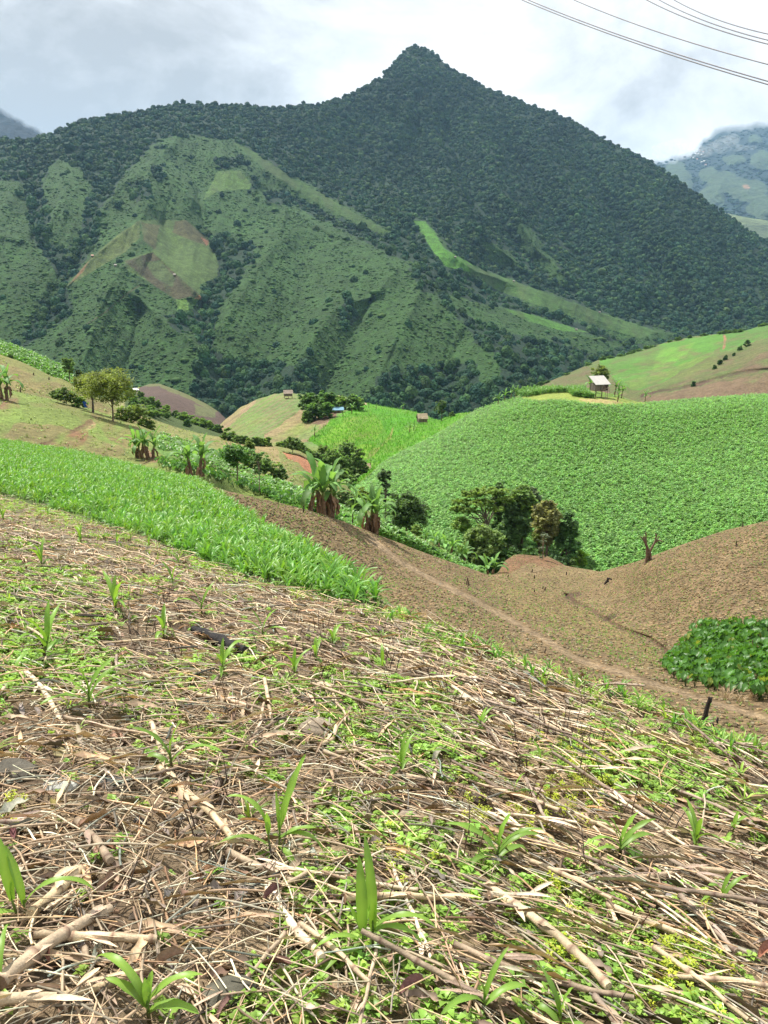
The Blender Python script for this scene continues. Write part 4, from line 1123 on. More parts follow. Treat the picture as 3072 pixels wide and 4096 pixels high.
def weeds():
    T = [weed_t((.25, .385, .075), random.choice([8, 10, 12]), .020, .014, .016, 400+i) for i in range(6)] + [weed_t((.24, .40, .07), 8, .026, .016, .02, 420)]
    def dens(u, v, p):
        k = .12+3.0*fbm(p[:, 0]*1.3+3, p[:, 1]*1.3, 105, 4)
        k += .30*np.clip((u-900)/900, 0, 1)*np.clip((3500-v)/400, 0, 1)*np.clip((v-L0.top(u))/150, .4, 1)
        for (a, b, r, w_) in [(1350, 3250, 150, .8), (640, 3680, 170, .6), (640, 3760, 150, .5), (330, 2600, 150, .5), (800, 2610, 170, .5), (1150, 3560, 160, .4), (430, 2740, 150, .4), (600, 2870, 150, .4), (1500, 3800, 120, .3), (2450, 3450, 150, .4), (2500, 3050, 300, .5)]:
            k += w_*np.exp(-((u-a)**2+((v-b)*1.3)**2)/r**2)
        k -= .45*np.exp(-((u-250)**2/500**2+(v-2230)**2/170**2))
        k -= .5*np.exp(-((u-1450)**2+(v-4000)**2)/200**2)+.35*np.exp(-((u-150)**2+(v-3300)**2)/350**2)
        return np.clip(k, .02, 1.3)*np.clip((3.6/np.maximum(p[:, 1], 1))**1.0, 0, 1)
    u, v, P = world_points(L0, 1300, (-200, 3300, 1760, 4300), in_stub, 460000, dens)
    P[:, 2] += .008
    me = scatter_mesh('ground_cover_weeds', T, P, rng.uniform(.7, 1.7, len(u))*np.clip(.92+P[:, 1]/22, 1, 1.5), rng.uniform(0, 6.28, len(u)), M_leaf, cj=.14, nrm=L0.normal(u, v))
    tag(link('ground_cover_weeds', me), 'tiny bright green weeds sprouting in patches through the straw', 'weeds', kind='stuff'); print('weeds', len(u))
    T = [weed_t((.34, .40, .04), 12, .016, .006, .03, 430+i) for i in range(4)]
    sp = [(2210, 3560, 60), (2270, 3650, 90), (2230, 3800, 90), (2300, 3500, 60), (60, 3280, 60), (2200, 3230, 100), (1900, 3260, 110), (1600, 3450, 90), (1250, 2860, 60), (2050, 3330, 110), (2700, 3900, 200), (2350, 3120, 150)]
    def dens2(u, v, p):
        k = 0*u
        for a, b, r in sp: k = np.maximum(k, np.exp(-((u-a)**2+(v-b)**2)/r**2*1.5))
        return k*np.clip(.7+2*fbm(p[:, 0]*4, p[:, 1]*4, 7, 3), 0, 1.2)
    u, v, P = world_points(L0, 900, (-200, 3300, 2400, 4300), in_stub, 300000, dens2)
    me = scatter_mesh('feathery_weeds', T, P, rng.uniform(.8, 1.8, len(u)), rng.uniform(0, 6.28, len(u)), M_leaf, cj=.14, nrm=L0.normal(u, v))
    tag(link('feathery_weeds', me), 'yellow green feathery weeds growing in soft tufts between stalks', 'weeds', kind='stuff')
    # dark dead upright stems
    tw = []
    for i in range(5):
        mb = MB()
        for k in range(3):
            a = random.uniform(0, 6.28); b = np.array([random.uniform(-.04, .04), random.uniform(-.04, .04), -.01]); h = random.uniform(.06, .17)
            tube(mb, [b, b+np.array([.1*h*math.cos(a), .1*h*math.sin(a), h*.5]), b+np.array([.3*h*math.cos(a), .3*h*math.sin(a), h])], [.0028, .0022, .0012], (.10, .065, .05), 4, cap=False)
        tw.append(tmpl(mb))
    def dens3(u, v, p):
        k = .12+0*u
        for a, b, r in [(1500, 2850, 260), (2050, 3300, 300), (600, 2540, 150), (2450, 3560, 200), (1300, 2700, 200), (2300, 3100, 250)]: k = np.maximum(k, np.exp(-((u-a)**2+(v-b)**2)/r**2))
        return k
    u, v, P = world_points(L0, 16, (-100, 3200, 2100, 4200), in_stub, 60000, dens3)
    me = scatter_mesh('dead_weed_stems', tw, P, rng.uniform(.7, 1.4, len(u)), rng.uniform(0, 6.28, len(u)), M_straw, cj=.3)
    tag(link('dead_weed_stems', me), 'thin dark dead stems standing up out of the straw', 'dead stems', kind='stuff')
    # greener grassy rim of the slope and the lower edge of the maize
    gt = [crop_t(7, .16, .014, np.array((.23, .36, .055))*k, (.6, 1.4), (.5, 1.8), 4, .01) for k in (.85, 1., 1.2, 1.35)]
    def dens4(u, v, p):
        e = v-L0.top(u)
        return np.where(u > 1250, np.exp(-(e/70)**2), 0)+.5*np.exp(-(dist_poly(u, v, CORN[4:11])/45)**2)+.03
    u, v, P = world_points(L0, 75, (-150, 3300, 1800, 3300), in_stub, 130000, dens4)
    me = scatter_mesh('rim_grass', gt, P, rng.uniform(.35, .9, len(u)), rng.uniform(0, 6.28, len(u)), M_leaf, cj=.15)
    tag(link('rim_grass', me), 'bright green grass along the rim of the stubble slope', 'grass', kind='stuff'); print('rim', len(u))


def place_stalk(a, b, r, ci, label, nm='dry_stalk', lift=.04, mat=None, c=None, group=None):
    A = L0.p1(*a); B = L0.p1(*b); A[2] += lift; B[2] += lift
    # clear the bumps between the ends
    for q in (.25, .5, .75):
        M_ = L0.p1(a[0]+(b[0]-a[0])*q, a[1]+(b[1]-a[1])*q); over = M_[2]+lift*.6-(A[2]+(B[2]-A[2])*q)
        if over > 0: A[2] += over*.5; B[2] += over*.5
    L_ = np.linalg.norm(B-A)
    mb = stalk_mesh(L_, r*.92, c or STRAWC[ci], random.uniform(-.03, .03), random.randint(0, 99999))
    d = Vector((B-A)/L_)
    o = mb.build(nm, mat or M_stalk, None, loc=A)
    o.rotation_mode = 'QUATERNION'; o.rotation_quaternion = d.to_track_quat('X', 'Z')
    o['label'] = label; o['category'] = 'stalk'
    if group: o['group'] = group
    return o


def stalks():
    H = [((108, 2719), (259, 2936), .017, 4, 'thick pale stalk lying steeply beside the left maize seedlings'),
         ((573, 2725), (1000, 2858), .017, 0, 'long jointed stalk running downhill from a tangle of shredded leaf'),
         ((259, 2903), (639, 2967), .012, 1, 'slender stalk lying nearly level under the drooping leaf of the left seedling'),
         ((609, 2930), (675, 3123), .014, 0, 'short pale stalk leaning against the small seedling with two leaves'),
         ((705, 3021), (826, 3111), .011, 5, 'short straw-coloured stalk piece right of the small two-leaved seedling'),
         ((639, 3100), (940, 3413), .017, 5, 'broken yellowish stalk running down to the big centre left maize seedling'),
         ((904, 3112), (723, 3389), .016, 3, 'greyish stalk crossing over the broken yellowish stalk'),
         ((313, 3311), (464, 3522), .020, 2, 'brown sheathed stalk end beside the curled brown leaf'),
         ((325, 3510), (127, 3709), .022, 5, 'fat creamy yellow stalk stub beside the maize seedling at the left edge'),
         ((368, 3570), (199, 3685), .010, 0, 'thin cream stalk just below the fat creamy stub'),
         ((0, 3998), (446, 3667), .024, 1, 'long flattened stalk rising from the bottom left corner'),
         ((145, 3775), (681, 3817), .016, 0, 'pale split stalk lying level below the dense weed patch'),
         ((241, 4028), (681, 3872), .014, 5, 'stalk running behind the arching seedling at the bottom edge'),
         ((0, 4065), (241, 4050), .017, 0, 'stalk lying level in the very bottom left corner'),
         ((913, 3451), (1198, 3558), .017, 1, 'stalk with its end resting against the flat round stone'),
         ((1066, 3571), (1324, 3916), .019, 4, 'thick white stalk slanting toward the largest maize seedling'),
         ((1377, 3644), (1888, 3624), .014, 5, 'level golden stalk behind the largest maize seedling'),
         ((1950, 3568), (2450, 4014), .020, 0, 'longest thick stalk slanting to the bottom at the right, jointed every few inches'),
         ((1950, 3629), (2146, 3622), .014, 4, 'level stalk resting across the longest thick stalk'),
         ((2423, 3642), (2761, 3798), .015, 0, 'stalk running down right beside the flat grey stone'),
         ((2714, 3629), (2951, 3845), .012, 6, 'grey stalk crossing in front of the flat grey stone'),
         ((2511, 3561), (2741, 3507), .015, 1, 'short thick stalk lying uphill above the flat grey stone'),
         ((2780, 3520), (2990, 3530), .013, 0, 'pale stalk lying level right of the short thick stalk'),
         ((900, 2831), (1060, 2864), .012, 2, 'short grey brown stalk left of the upright broken stalk'),
         ((1059, 2745), (1092, 2930), .013, 0, 'broken stalk lying straight down the slope in the middle of the stubble'),
         ((1000, 3030), (1059, 2838), .011, 1, 'bent stalk with a torn flat end beside the brown rock slab'),
         ((1278, 3017), (1364, 2950), .013, 5, 'short stalk lying against the brown rock slab'),
         ((1291, 3036), (1782, 3176), .011, 0, 'long thin stalk running down behind the round brown stone'),
         ((1808, 2771), (2000, 2877), .012, 4, 'bright pale stalk among the straw above the rightmost weed carpet'),
         ((1855, 2722), (2010, 2815), .012, 4, 'bright pale stalk just uphill of another pale stalk'),
         ((1377, 2540), (1696, 2632), .012, 0, 'long stalk in the parallel pile near the rim of the slope'),
         ((1364, 2533), (1650, 2618), .011, 1, 'darker stalk in the parallel pile near the rim of the slope'),
         ((1450, 2560), (1790, 2700), .012, 5, 'lowest long stalk of the parallel pile near the rim'),
         ((40, 2110), (330, 2190), .014, 4, 'pale stalk below the small seedlings near the maize field'),
         ((300, 2220), (480, 2262), .016, 5, 'creamy stalk beside the round dry husk'),
         ((1, 2130), (210, 2210), .016, 6, 'thick grey stalk at the left edge near the maize field'),
         ((420, 2060+130), (720, 2300), .012, 0, 'thin stalk below the first row of seedlings')]
    for a, b, r, ci, lab in H: place_stalk(a, b, r, ci, lab)
    place_stalk((2350, 3330), (2780, 3390), .010, 5, 'thin level stalk above the three-shoot seedling on the right')
    # the rest of the big stalks
    var = []
    for i in range(14):
        m = stalk_mesh(random.uniform(.25, .95), random.uniform(.0055, .011), STRAWC[i % 7], random.uniform(-.04, .04), 7000+i).mesh('dry_stalk', M_stalk); var.append(m)
    u, v, P = world_points(L0, 12, (-150, 3200, 2000, 4200), in_stub, 60000, lambda u, v, p: np.clip((5/np.maximum(p[:, 1], 1))**.8, 0, 1)*(.5+.8*(u > 1100)))
    sel = rng.permutation(len(u))[:262]
    d0 = gdir(u, v, 30*np.ones(len(u)), 13+0*u)
    for i in sel:
        r = np.clip((v[i]-2300)/700, 0, 1)*np.clip((1900-u[i])/900, 0, 1)
        n = Vector(L0.normal([u[i]], [v[i]], 20)[0])
        d = Vector(d0[i]); d.rotate(Matrix.Rotation(random.gauss(0, .34+1.2*r), 3, n)); d = (d-n*d.dot(n)).normalized()
        o = link('dry_stalk', random.choice(var), None, P[i]+np.array([0, 0, random.uniform(.02, .05)]))
        o.rotation_mode = 'QUATERNION'; o.rotation_quaternion = (d*random.choice([1, 1, -1])).to_track_quat('X', 'Z') @ Matrix.Rotation(random.uniform(-.2, .2), 3, 'X').to_quaternion()
        tag(o, 'dry jointed maize stalk lying among many like it in the stubble', 'stalk', 'dry maize stalks scattered in the stubble')
    # charred log
    A = L0.p1(778, 2530); B = L0.p1(985, 2622); mb = MB(); r = .034
    k = np.linspace(0, 1, 10); pts = A+(B-A)*k[:, None]+rng.normal(0, .006, (10, 3))+np.array([0, 0, .03])
    tube(mb, pts-A, r*(.7+.5*np.sin(k*2.6)), (.022, .02, .02), 9, jit=.35)
    o = mb.build('charred_log', M_char, None, loc=A); tag(o, 'charred black log half buried in the straw', 'log')


def stones():
    S = [(48, 3108, 95, .62, (.10, .09, .07), 'large dark boulder at the left edge of the slope'), (243, 3152, 70, .5, (.42, .42, .38), 'smooth pale grey stone near the dark boulder'),
         (458, 3150, 62, .5, (.07, .07, .065), 'small blackish stone right of the pale grey stone'), (728, 3098, 58, .5, (.16, .12, .08), 'flat brown stone beside the small two-leaved seedling'),
         (1636, 3279, 45, .85, (.32, .25, .19), 'round pinkish brown stone standing clear in the weeds'), (1225, 3540, 52, .6, (.12, .105, .085), 'flat round dark stone under the end of a stalk'),
         (1271, 2928, 75, .55, (.27, .22, .16), 'broad light brown rock slab in the middle of the stubble'), (1503, 2528, 34, .8, (.14, .10, .08), 'small dark stone near the rim of the slope'),
         (1444, 2655, 42, .6, (.30, .25, .20), 'pale brown stone beside the parallel pile of stalks'), (1052, 2634, 34, .7, (.20, .15, .11), 'brown clod just past the charred log'),
         (2714, 3612, 62, .5, (.27, .24, .24), 'flat mauve grey stone behind the crossing grey stalk'), (2275, 3467, 36, .8, (.26, .19, .12), 'tawny stone below the three-shoot seedling'),
         (2396, 3605, 38, .5, (.24, .16, .10), 'flat reddish stone with a yellow edge'), (2782, 3698, 34, .45, (.42, .34, .22), 'small cream stone below the mauve grey stone'),
         (910, 3990, 110, .6, (.10, .095, .07), 'big dark mossy rock at the bottom edge'), (100, 3850, 45, .6, (.62, .62, .58), 'white stone beside the reddish leaf at the lower left'),
         (150, 3636, 26, .8, (.55, .54, .48), 'small white pebble by the fat creamy stub'), (1430, 3020, 55, .6, (.22, .16, .11), 'brown rock tucked behind the branching seedling'),
         (1350, 3590, 40, .6, (.23, .13, .08), 'reddish brown clod in a bare spot of soil'), (1660, 3875, 50, .5, (.26, .23, .19), 'grey stone half hidden right of the largest seedling'),
         (1430, 3400, 40, .6, (.22, .15, .10), 'brown stone uphill of the largest seedling'), (430, 3030+130, 30, .6, (.13, .11, .09), 'small brown stone among crossed straws'),
         (330, 2228, 26, .8, (.34, .28, .21), 'round dry husk-coloured stone among the upper stalks'), (2380, 3520, 36, .7, (.25, .19, .13), 'angular brown stone beside dark stems'),
         (270, 3015, 60, .25, (.28, .24, .12), 'flat ochre stone between the drooping leaf and the boulder'), (1690, 3930, 40, .5, (.28, .2, .12), 'tan stone near the bottom right of the big seedling'),
         (2175, 3650, 34, .6, (.2, .15, .1), 'brown stone under the feathery weeds'), (560, 3290, 26, .7, (.1, .09, .08), 'small dark pebble in the thick litter')]
    for u, v, r, sq, c, lab in S:
        P = L0.p1(u, v); d = project(P)[2]; s = pix(r, d)
        V, F = ico(3); seed = random.random()*50
        k = 1+.55*fbm(V[:, 0]*1.1+seed, V[:, 1]*1.1+V[:, 2], 12, 3)+.12*fbm(V[:, 0]*5+seed, V[:, 1]*5+V[:, 2]*4, 13, 2)
        W = V*k[:, None]*np.array([1, .75, sq])*s
        W[:, 2] = np.where(W[:, 2] > sq*s*.55, sq*s*.55+(W[:, 2]-sq*s*.55)*.3, W[:, 2])
        mb = MB(); mb.add(W, F, np.array(c)); o = mb.build('rock', M_rock, None, smooth=False, loc=P+np.array([0, 0, sq*s*.25]), rot=(random.uniform(-.2, .2), random.uniform(-.1, .3), random.uniform(-.5, .5)))
        tag(o, lab, 'stone')
    for u, v, L_, c, lab in [(220, 3275, .07, (.33, .26, .06), 'yellow brown dead leaf standing on edge'), (468, 3440, .055, (.33, .15, .07), 'curled orange brown leaf at the end of a sheath'), (60, 3400, .08, (.20, .07, .06), 'crumpled dark red leaf at the left edge'),
                            (1165, 3905, .09, (.27, .13, .09), 'rolled brown leaf crossing the thick white stalk'), (1600, 4025, .09, (.25, .11, .08), 'curled reddish leaf near the bottom edge'), (930, 4040, .08, (.24, .13, .09), 'pair-like rolled brown leaf by the mossy rock'),
                            (3030, 3870, .09, (.40, .16, .08), 'orange brown leaf at the right edge'), (620, 3920, .09, (.34, .2, .1), 'tan curled leaf below the split stalk'), (180, 3830, .07, (.42, .2, .13), 'pink brown leaf touching the white stone'), (1060, 3640, .08, (.23, .1, .07), 'dark rolled leaf along the thick white stalk')]:
        P = L0.p1(u, v); mb = MB()
        V, F, C = leaf_strip((0, 0, .03), random.uniform(0, 6.28), L_, L_*.30, .25, .8, 9, 1.5, .05, np.array(c)*np.array([.62, .68, .75]), .9, 'maize'); mb.add(V, F, C)
        o = mb.build('dead_leaf', M_stalk, None, loc=P+np.array([0, 0, .01])); tag(o, lab, 'leaf')


def seedlings():
    # (u, v of the foot, height m, leaves, lean, label, scale)
    S = [(1464, 3830, .50, 9, 0, 'largest maize seedling, two upright broad leaves, in front near the bottom'), (1099, 3432, .42, 9, .1, 'big leafy maize seedling with one long leaf held high, left of centre'),
         (85, 3690, .45, 6, 0, 'maize seedling at the left edge with one tall leaf and one arching to the right'), (597, 4090, .30, 6, 0, 'arching maize seedling cut by the bottom edge'),
         (1984, 3460, .30, 7, -.1, 'maize seedling with long arching leaves beside the longest thick stalk'), (2477, 3433, .27, 8, 0, 'three-shoot maize seedling in a green weed patch on the right'),
         (2782, 3400, .24, 6, 0, 'upright maize seedling right of the three-shoot seedling'), (2890, 3625, .20, 5, .1, 'thin maize seedling right of the mauve grey stone'),
         (181, 2647, .42, 7, -.2, 'broad-leaved maize seedling in the left stubble with a leaf hanging down'), (362, 2850, .33, 7, 0, 'maize seedling with a long leaf hanging straight down, right of the steep pale stalk'),
         (657, 2563, .30, 5, 0, 'maize seedling with a flat cupped top near the charred log'), (892, 2700, .26, 5, 0, 'thin arching maize seedling below the charred log'),
         (687, 3093, .36, 4, 0, 'small two-leaved maize seedling with a tall twisted leaf'), (1603, 3103, .26, 7, 0, 'branching maize seedling among weeds in the centre'),
         (1052, 2566, .28, 6, 0, 'arching maize seedling just past the charred log'), (1331, 2592, .24, 5, 0, 'upright maize seedling left of the parallel stalks'), (1178, 2712, .24, 6, 0, 'maize seedling with narrow erect leaf in mid stubble'),
         (1262, 2648, .22, 4, 0, 'drooping dark green maize seedling in mid stubble'), (1530, 2690, .22, 5, 0, 'wide-spreading maize seedling below the pale brown stone'), (1921, 2924, .20, 6, 0, 'small maize seedling near the lone pale stalks'),
         (1810, 3060, .18, 3, 0, 'single-leaf maize seedling beside feathery weeds'), (2160, 3074, .20, 4, 0, 'upright little maize seedling in the upper right weeds'), (2058, 3195, .20, 4, 0, 'thin maize seedling among dark dead stems'),
         (2930, 3340, .16, 4, 0, 'faint maize seedling near the right edge'), (169, 2280, .34, 6, 0, 'pale maize seedling below the maize field at the left'), (325, 2183, .36, 6, 0, 'bright maize seedling with two broad leaves below the field edge'),
         (193, 2075, .30, 5, 0, 'yellow green maize seedling right at the field edge'), (14, 2085, .40, 5, 0, 'maize seedling at the left edge against the maize field'), (301, 2085, .30, 5, 0, 'yellowish maize seedling in front of the maize field'),
         (464, 2455, .34, 6, 0, 'maize seedling with crossing leaves over dense straw'), (693, 2352, .28, 5, 0, 'faint maize seedling between long parallel stalks'), (808, 2467, .30, 5, 0, 'drooping maize seedling uphill of the charred log'),
         (597, 2200, .26, 5, 0, 'small maize seedling just off the field edge'), (524, 2172, .26, 4, 0, 'yellow maize seedling beside dry clumped straw'), (717, 2270, .28, 6, 0, 'bushy little maize seedling near the field corner'),
         (1934, 4060, .22, 5, 0, 'maize seedling cut by the bottom edge right of the big one'), (2240, 4120, .2, 4, 0, 'maize seedling at the bottom edge below the longest stalk'), (1, 4000, .2, 3, 0, 'maize leaf tuft in the bottom left corner'),
         (470, 1990+200, .24, 5, 0, 'little maize seedling between two stalks near the field')]
    for i, (u, v, h, nl, lean, lab) in enumerate(S):
        P = L0.p1(u, v); random.seed(500+i)
        e = empty('maize_seedling', P, random.uniform(0, 6.28), [.68, .70, .62, .68][i] if i < 4 else (.74 if v > 2900 else .88)); tag(e, lab, 'maize plant')
        if i == 0: lv = hero_main(e)
        elif i == 1: hero_left(e)
        elif i == 2: hero_edge(e)
        elif i == 3: hero_bottom(e)
        else:
            st, lv = maize_parts(h, nl, lean, None, 10, .15)
            st.build('stem', M_leaf, e)
            for V, F, C in lv: MB().add(V, F, C).build('leaf', M_leaf, e)


def hero(e, rz, stems, leaves):
    """stems: (x, y, h, lean x); leaves: (stem index, z, azimuth, length, width, rise, droop, twist, power) - azimuth 0 is to the right of the camera, pi/2 away"""
    e.rotation_euler = (0, 0, 0)
    for x, y, h, lx in stems:
        st = MB(); tube(st, [(x, y, -.03), (x+lx*.3, y, h*.35), (x+lx, y, h)], [.008, .0075, .004], (0, 0, 0), 6, cols=[(.13, .06, .06), (.15, .15, .06), (.17, .30, .06)]); st.build('stem', M_leaf, e)
    for k, z, az, L_, W, e0, dr, tw, pw, br in leaves:
        x, y, h, lx = stems[k]; q = min(1, z/h)
        V, F, C = leaf_strip((x+lx*q*q, y, z), az, L_, W, e0, dr, 14, .32, .07, np.array([.20, .355, .05])*br, tw, 'maize', pw)
        MB().add(V, F, C).build('leaf', M_leaf, e)


def hero_main(e):
    hero(e, 0, [(-.02, 0, .16, .01), (.03, .03, .17, 0)],
         [(0, .12, 1.75, .36, .052, 1.45, .35, -.3, 1.5, 1.0), (1, .12, 1.9, .44, .050, 1.5, .55, .4, 1.6, 1.0), (0, .05, 3.9, .34, .040, .55, 1.5, .1, 1.2, .9), (0, .09, 3.5, .26, .030, .8, 1.7, .2, 1.2, .95),
          (1, .11, -.25, .26, .036, .75, 1.9, -.2, 1.2, 1.0), (1, .12, -.1, .34, .036, .9, 2.0, -.2, 1.3, .95), (1, .07, -.5, .16, .028, .5, 1.5, 0, 1.2, 1.0), (0, .05, 4.3, .17, .028, .1, .9, .1, 1.1, .85),
          (0, .14, .8, .12, .030, 1.25, .1, 0, 1.2, 1.25), (0, .13, 2.6, .16, .022, 1.1, .2, 0, 1.2, 1.2), (1, .15, .3, .12, .026, 1.4, .1, 0, 1.2, 1.25)])


def hero_left(e):
    hero(e, 0, [(-.02, 0, .17, -.01), (.02, .02, .17, .01)],
         [(1, .15, .75, .42, .052, 1.25, .35, .2, 1.4, 1.1), (0, .14, 2.9, .36, .036, 1.45, 2.1, .1, 1.5, 1.0), (0, .07, 3.3, .30, .034, .8, 1.5, .1, 1.2, .9), (1, .10, .05, .22, .034, .75, 1.1, 0, 1.2, .95), (1, .10, -.2, .30, .034, .75, 2.2, -.1, 1.2, .9),
          (1, .06, -.9, .22, .036, .35, 1.9, 0, 1.1, .95), (0, .04, -1.8, .16, .030, .1, 1.2, 0, 1.1, .95), (0, .05, 3.8, .18, .028, .2, 1.0, 0, 1.1, .9), (0, .15, 2.2, .12, .034, 1.5, .1, 0, 1.2, 1.3), (1, .15, .9, .12, .028, 1.5, .1, 0, 1.2, 1.3), (1, .16, 1.9, .2, .022, 1.3, .15, 0, 1.2, 1.1)])


def hero_edge(e):
    hero(e, 0, [(-.01, 0, .14, -.02), (.02, .01, .12, 0)],
         [(0, .13, 2.4, .36, .056, 1.4, .3, .1, 1.4, 1.1), (1, .10, 2.5, .30, .045, 1.35, .3, .2, 1.3, 1.0), (1, .09, .15, .42, .036, 1.0, 2.3, 0, 1.3, 1.0), (0, .06, 3.6, .22, .034, .5, 1.0, 0, 1.2, 1.0), (0, .03, 4.2, .14, .026, .2, 1.2, 0, 1.1, 1.0), (0, .13, 1, .10, .030, 1.5, .1, 0, 1.2, 1.3)])


def hero_bottom(e):
    hero(e, 0, [(0, 0, .10, 0)],
         [(0, .07, 2.6, .36, .036, 1.2, 2.3, .1, 1.3, 1.0), (0, .07, 2.9, .20, .040, .9, .9, 0, 1.2, .95), (0, .08, .2, .26, .034, 1.1, 1.6, 0, 1.2, 1.0), (0, .05, -.15, .22, .044, .7, 1.4, 0, 1.2, 1.0), (0, .09, 1.2, .12, .030, 1.3, .3, 0, 1.2, 1.2), (0, .09, 1.9, .10, .03, 1.4, .1, 0, 1.2, 1.2)])


def maize_field():
    ok = lambda u, v: (v > L0.top(u)+1) & inpoly(u+12*fbm(u/30, v/30, 7), v+12*fbm(u/30, v/30, 8), CORN)
    u, v, P = world_points(L0, 32, (-250, 1700, 1700, 2480), ok, 90000, lambda u, v, p: np.clip(1.1-.5*np.exp(-dist_poly(u, v, CORN[3:5])/60), .3, 1)*np.clip(.9+1.2*fbm(p[:, 0]*.5, p[:, 1]*.5, 3, 2), .4, 1.2))
    d = project(P)[2]; order = np.argsort(d); u, v, P, d = u[order], v[order], P[order], d[order]
    random.seed(77)
    me = [maize_mesh('maize_plant', .30, 9, 6, y) for y in (-.25, -.15, -.2, 0, .1, -.3)]
    meshes = [m.mesh('maize_plant', M_leaf) for m in me]; T = [tmpl(m) for m in [MBq(x) for x in me]]
    small = np.clip(.72+.5*(dist_poly(u, v, CORN[3:11])/70), .6, 1.0)
    n = 0; ind = []
    vis = (u > -20) & (u < 3100)
    for i in np.nonzero(vis)[0][:190]:
        o = link('maize_plant', random.choice(meshes), None, P[i], (0, 0, random.uniform(0, 6.28)), float(small[i]*random.uniform(.8, 1.15)))
        tag(o, 'young maize plant in the dense field, on the side nearest the stubble', 'maize plant', 'young maize plants along the near side of the field'); ind.append(i)
    m = np.ones(len(u), bool); m[ind] = False
    me = scatter_mesh('maize_field', T, P[m], small[m]*rng.uniform(.75, 1.2, m.sum()), rng.uniform(0, 6.28, m.sum()), M_leaf, cj=.12)
    tag(link('maize_field', me), 'dense field of knee-high young maize beyond the stubble', 'crop field', kind='stuff'); print('maize', len(u))
    # small plants on the rim of the slope
    us = [1530, 1600, 1640, 1700, 1765, 1800, 1850, 1890, 1940, 2000, 2045, 2100, 2170, 2230, 2290, 2360, 2420, 2500, 2560, 2620, 2690, 2740, 2800, 2860, 2920, 2980, 3040, 1560, 1740, 1980, 2130, 2330, 2470, 2650, 2770, 2890, 3010, 2200, 2550, 1820]
    for k, x in enumerate(us):
        y = float(L0.top(x))+random.uniform(8, 60)
        o = link('maize_plant', random.choice(meshes), None, L0.p1(x, y), (0, 0, random.uniform(0, 6.28)), random.uniform(.3, .55))
        tag(o, 'small bright maize plant on the grassy rim of the stubble slope', 'maize plant', 'small maize plants on the slope rim')


def MBq(mb):  # quads only
    r = MB(); off = 0
    V = np.concatenate(mb.V); C = np.concatenate(mb.C); Q = np.concatenate(mb.Q)
    r.V = [V]; r.C = [C]; r.Q = [Q]; r.n = len(V)
    return r
# ------------------------------------------------------------------ taro, bananas
def heart(base, az, tilt, L_, W, c):
    """cupped heart-shaped blade hanging from the end of its stalk"""
    s = np.array([-.38, -.2, 0, .22, .45, .68, .86, 1.0]); w = np.array([.36, .78, 1, .98, .82, .56, .28, .02])*W/2
    wv = .10*W*np.sin(np.arange(8)*2.1+az)
    a = np.array([math.cos(az), math.sin(az), 0]); sd = np.array([-a[1], a[0], 0]); V = []
    for i in range(8):
        t = tilt+.5*max(0, s[i])**1.5
        f = a*math.cos(t)-np.array([0, 0, math.sin(t)]); n = a*math.sin(t)+np.array([0, 0, math.cos(t)])
        p = np.array(base)+f*s[i]*L_*.75
        if i == 0: p = p+f*L_*.16*0
        for q in (-1, -.5, 0, .5, 1):
            z = .16*W*abs(q)-.06*W*(1-abs(q)) + wv[i]*abs(q)**2*q
            back = -f*L_*.13*(abs(q)) if i == 0 else 0
            V.append(p+sd*w[i]*q+n*z+back)
    F = [[5*i+j, 5*i+j+1, 5*(i+1)+j+1, 5*(i+1)+j] for i in range(7) for j in range(4)]
    C = np.tile(np.array(c), (40, 1)); C[2::5] *= [1.35, 1.2, 1.5]
    return np.array(V), F, C


def taro_mesh(H, nl, yel=0.):
    mb = MB()
    for i in range(nl):
        az = 6.28*i/nl+random.uniform(-.5, .5); h = H*random.uniform(.65, 1.05); r = H*random.uniform(.25, .5)
        b = np.array([r*math.cos(az), r*math.sin(az), h])
        tube(mb, [(0, 0, -.03), (b[0]*.3, b[1]*.3, h*.6), tuple(b)], [.014, .010, .006], (.10, .17, .05), 5, cap=False)
        c = np.array([.075, .19, .035])*random.uniform(.8, 1.35)
        if random.random() < yel: c = np.array([.26, .33, .07])
        L_ = random.uniform(.30, .46)*H/.75
        mb.add(*heart(b, az+random.uniform(-.5, .5), random.uniform(.3, .95), L_, L_*.82, c))
    return mb


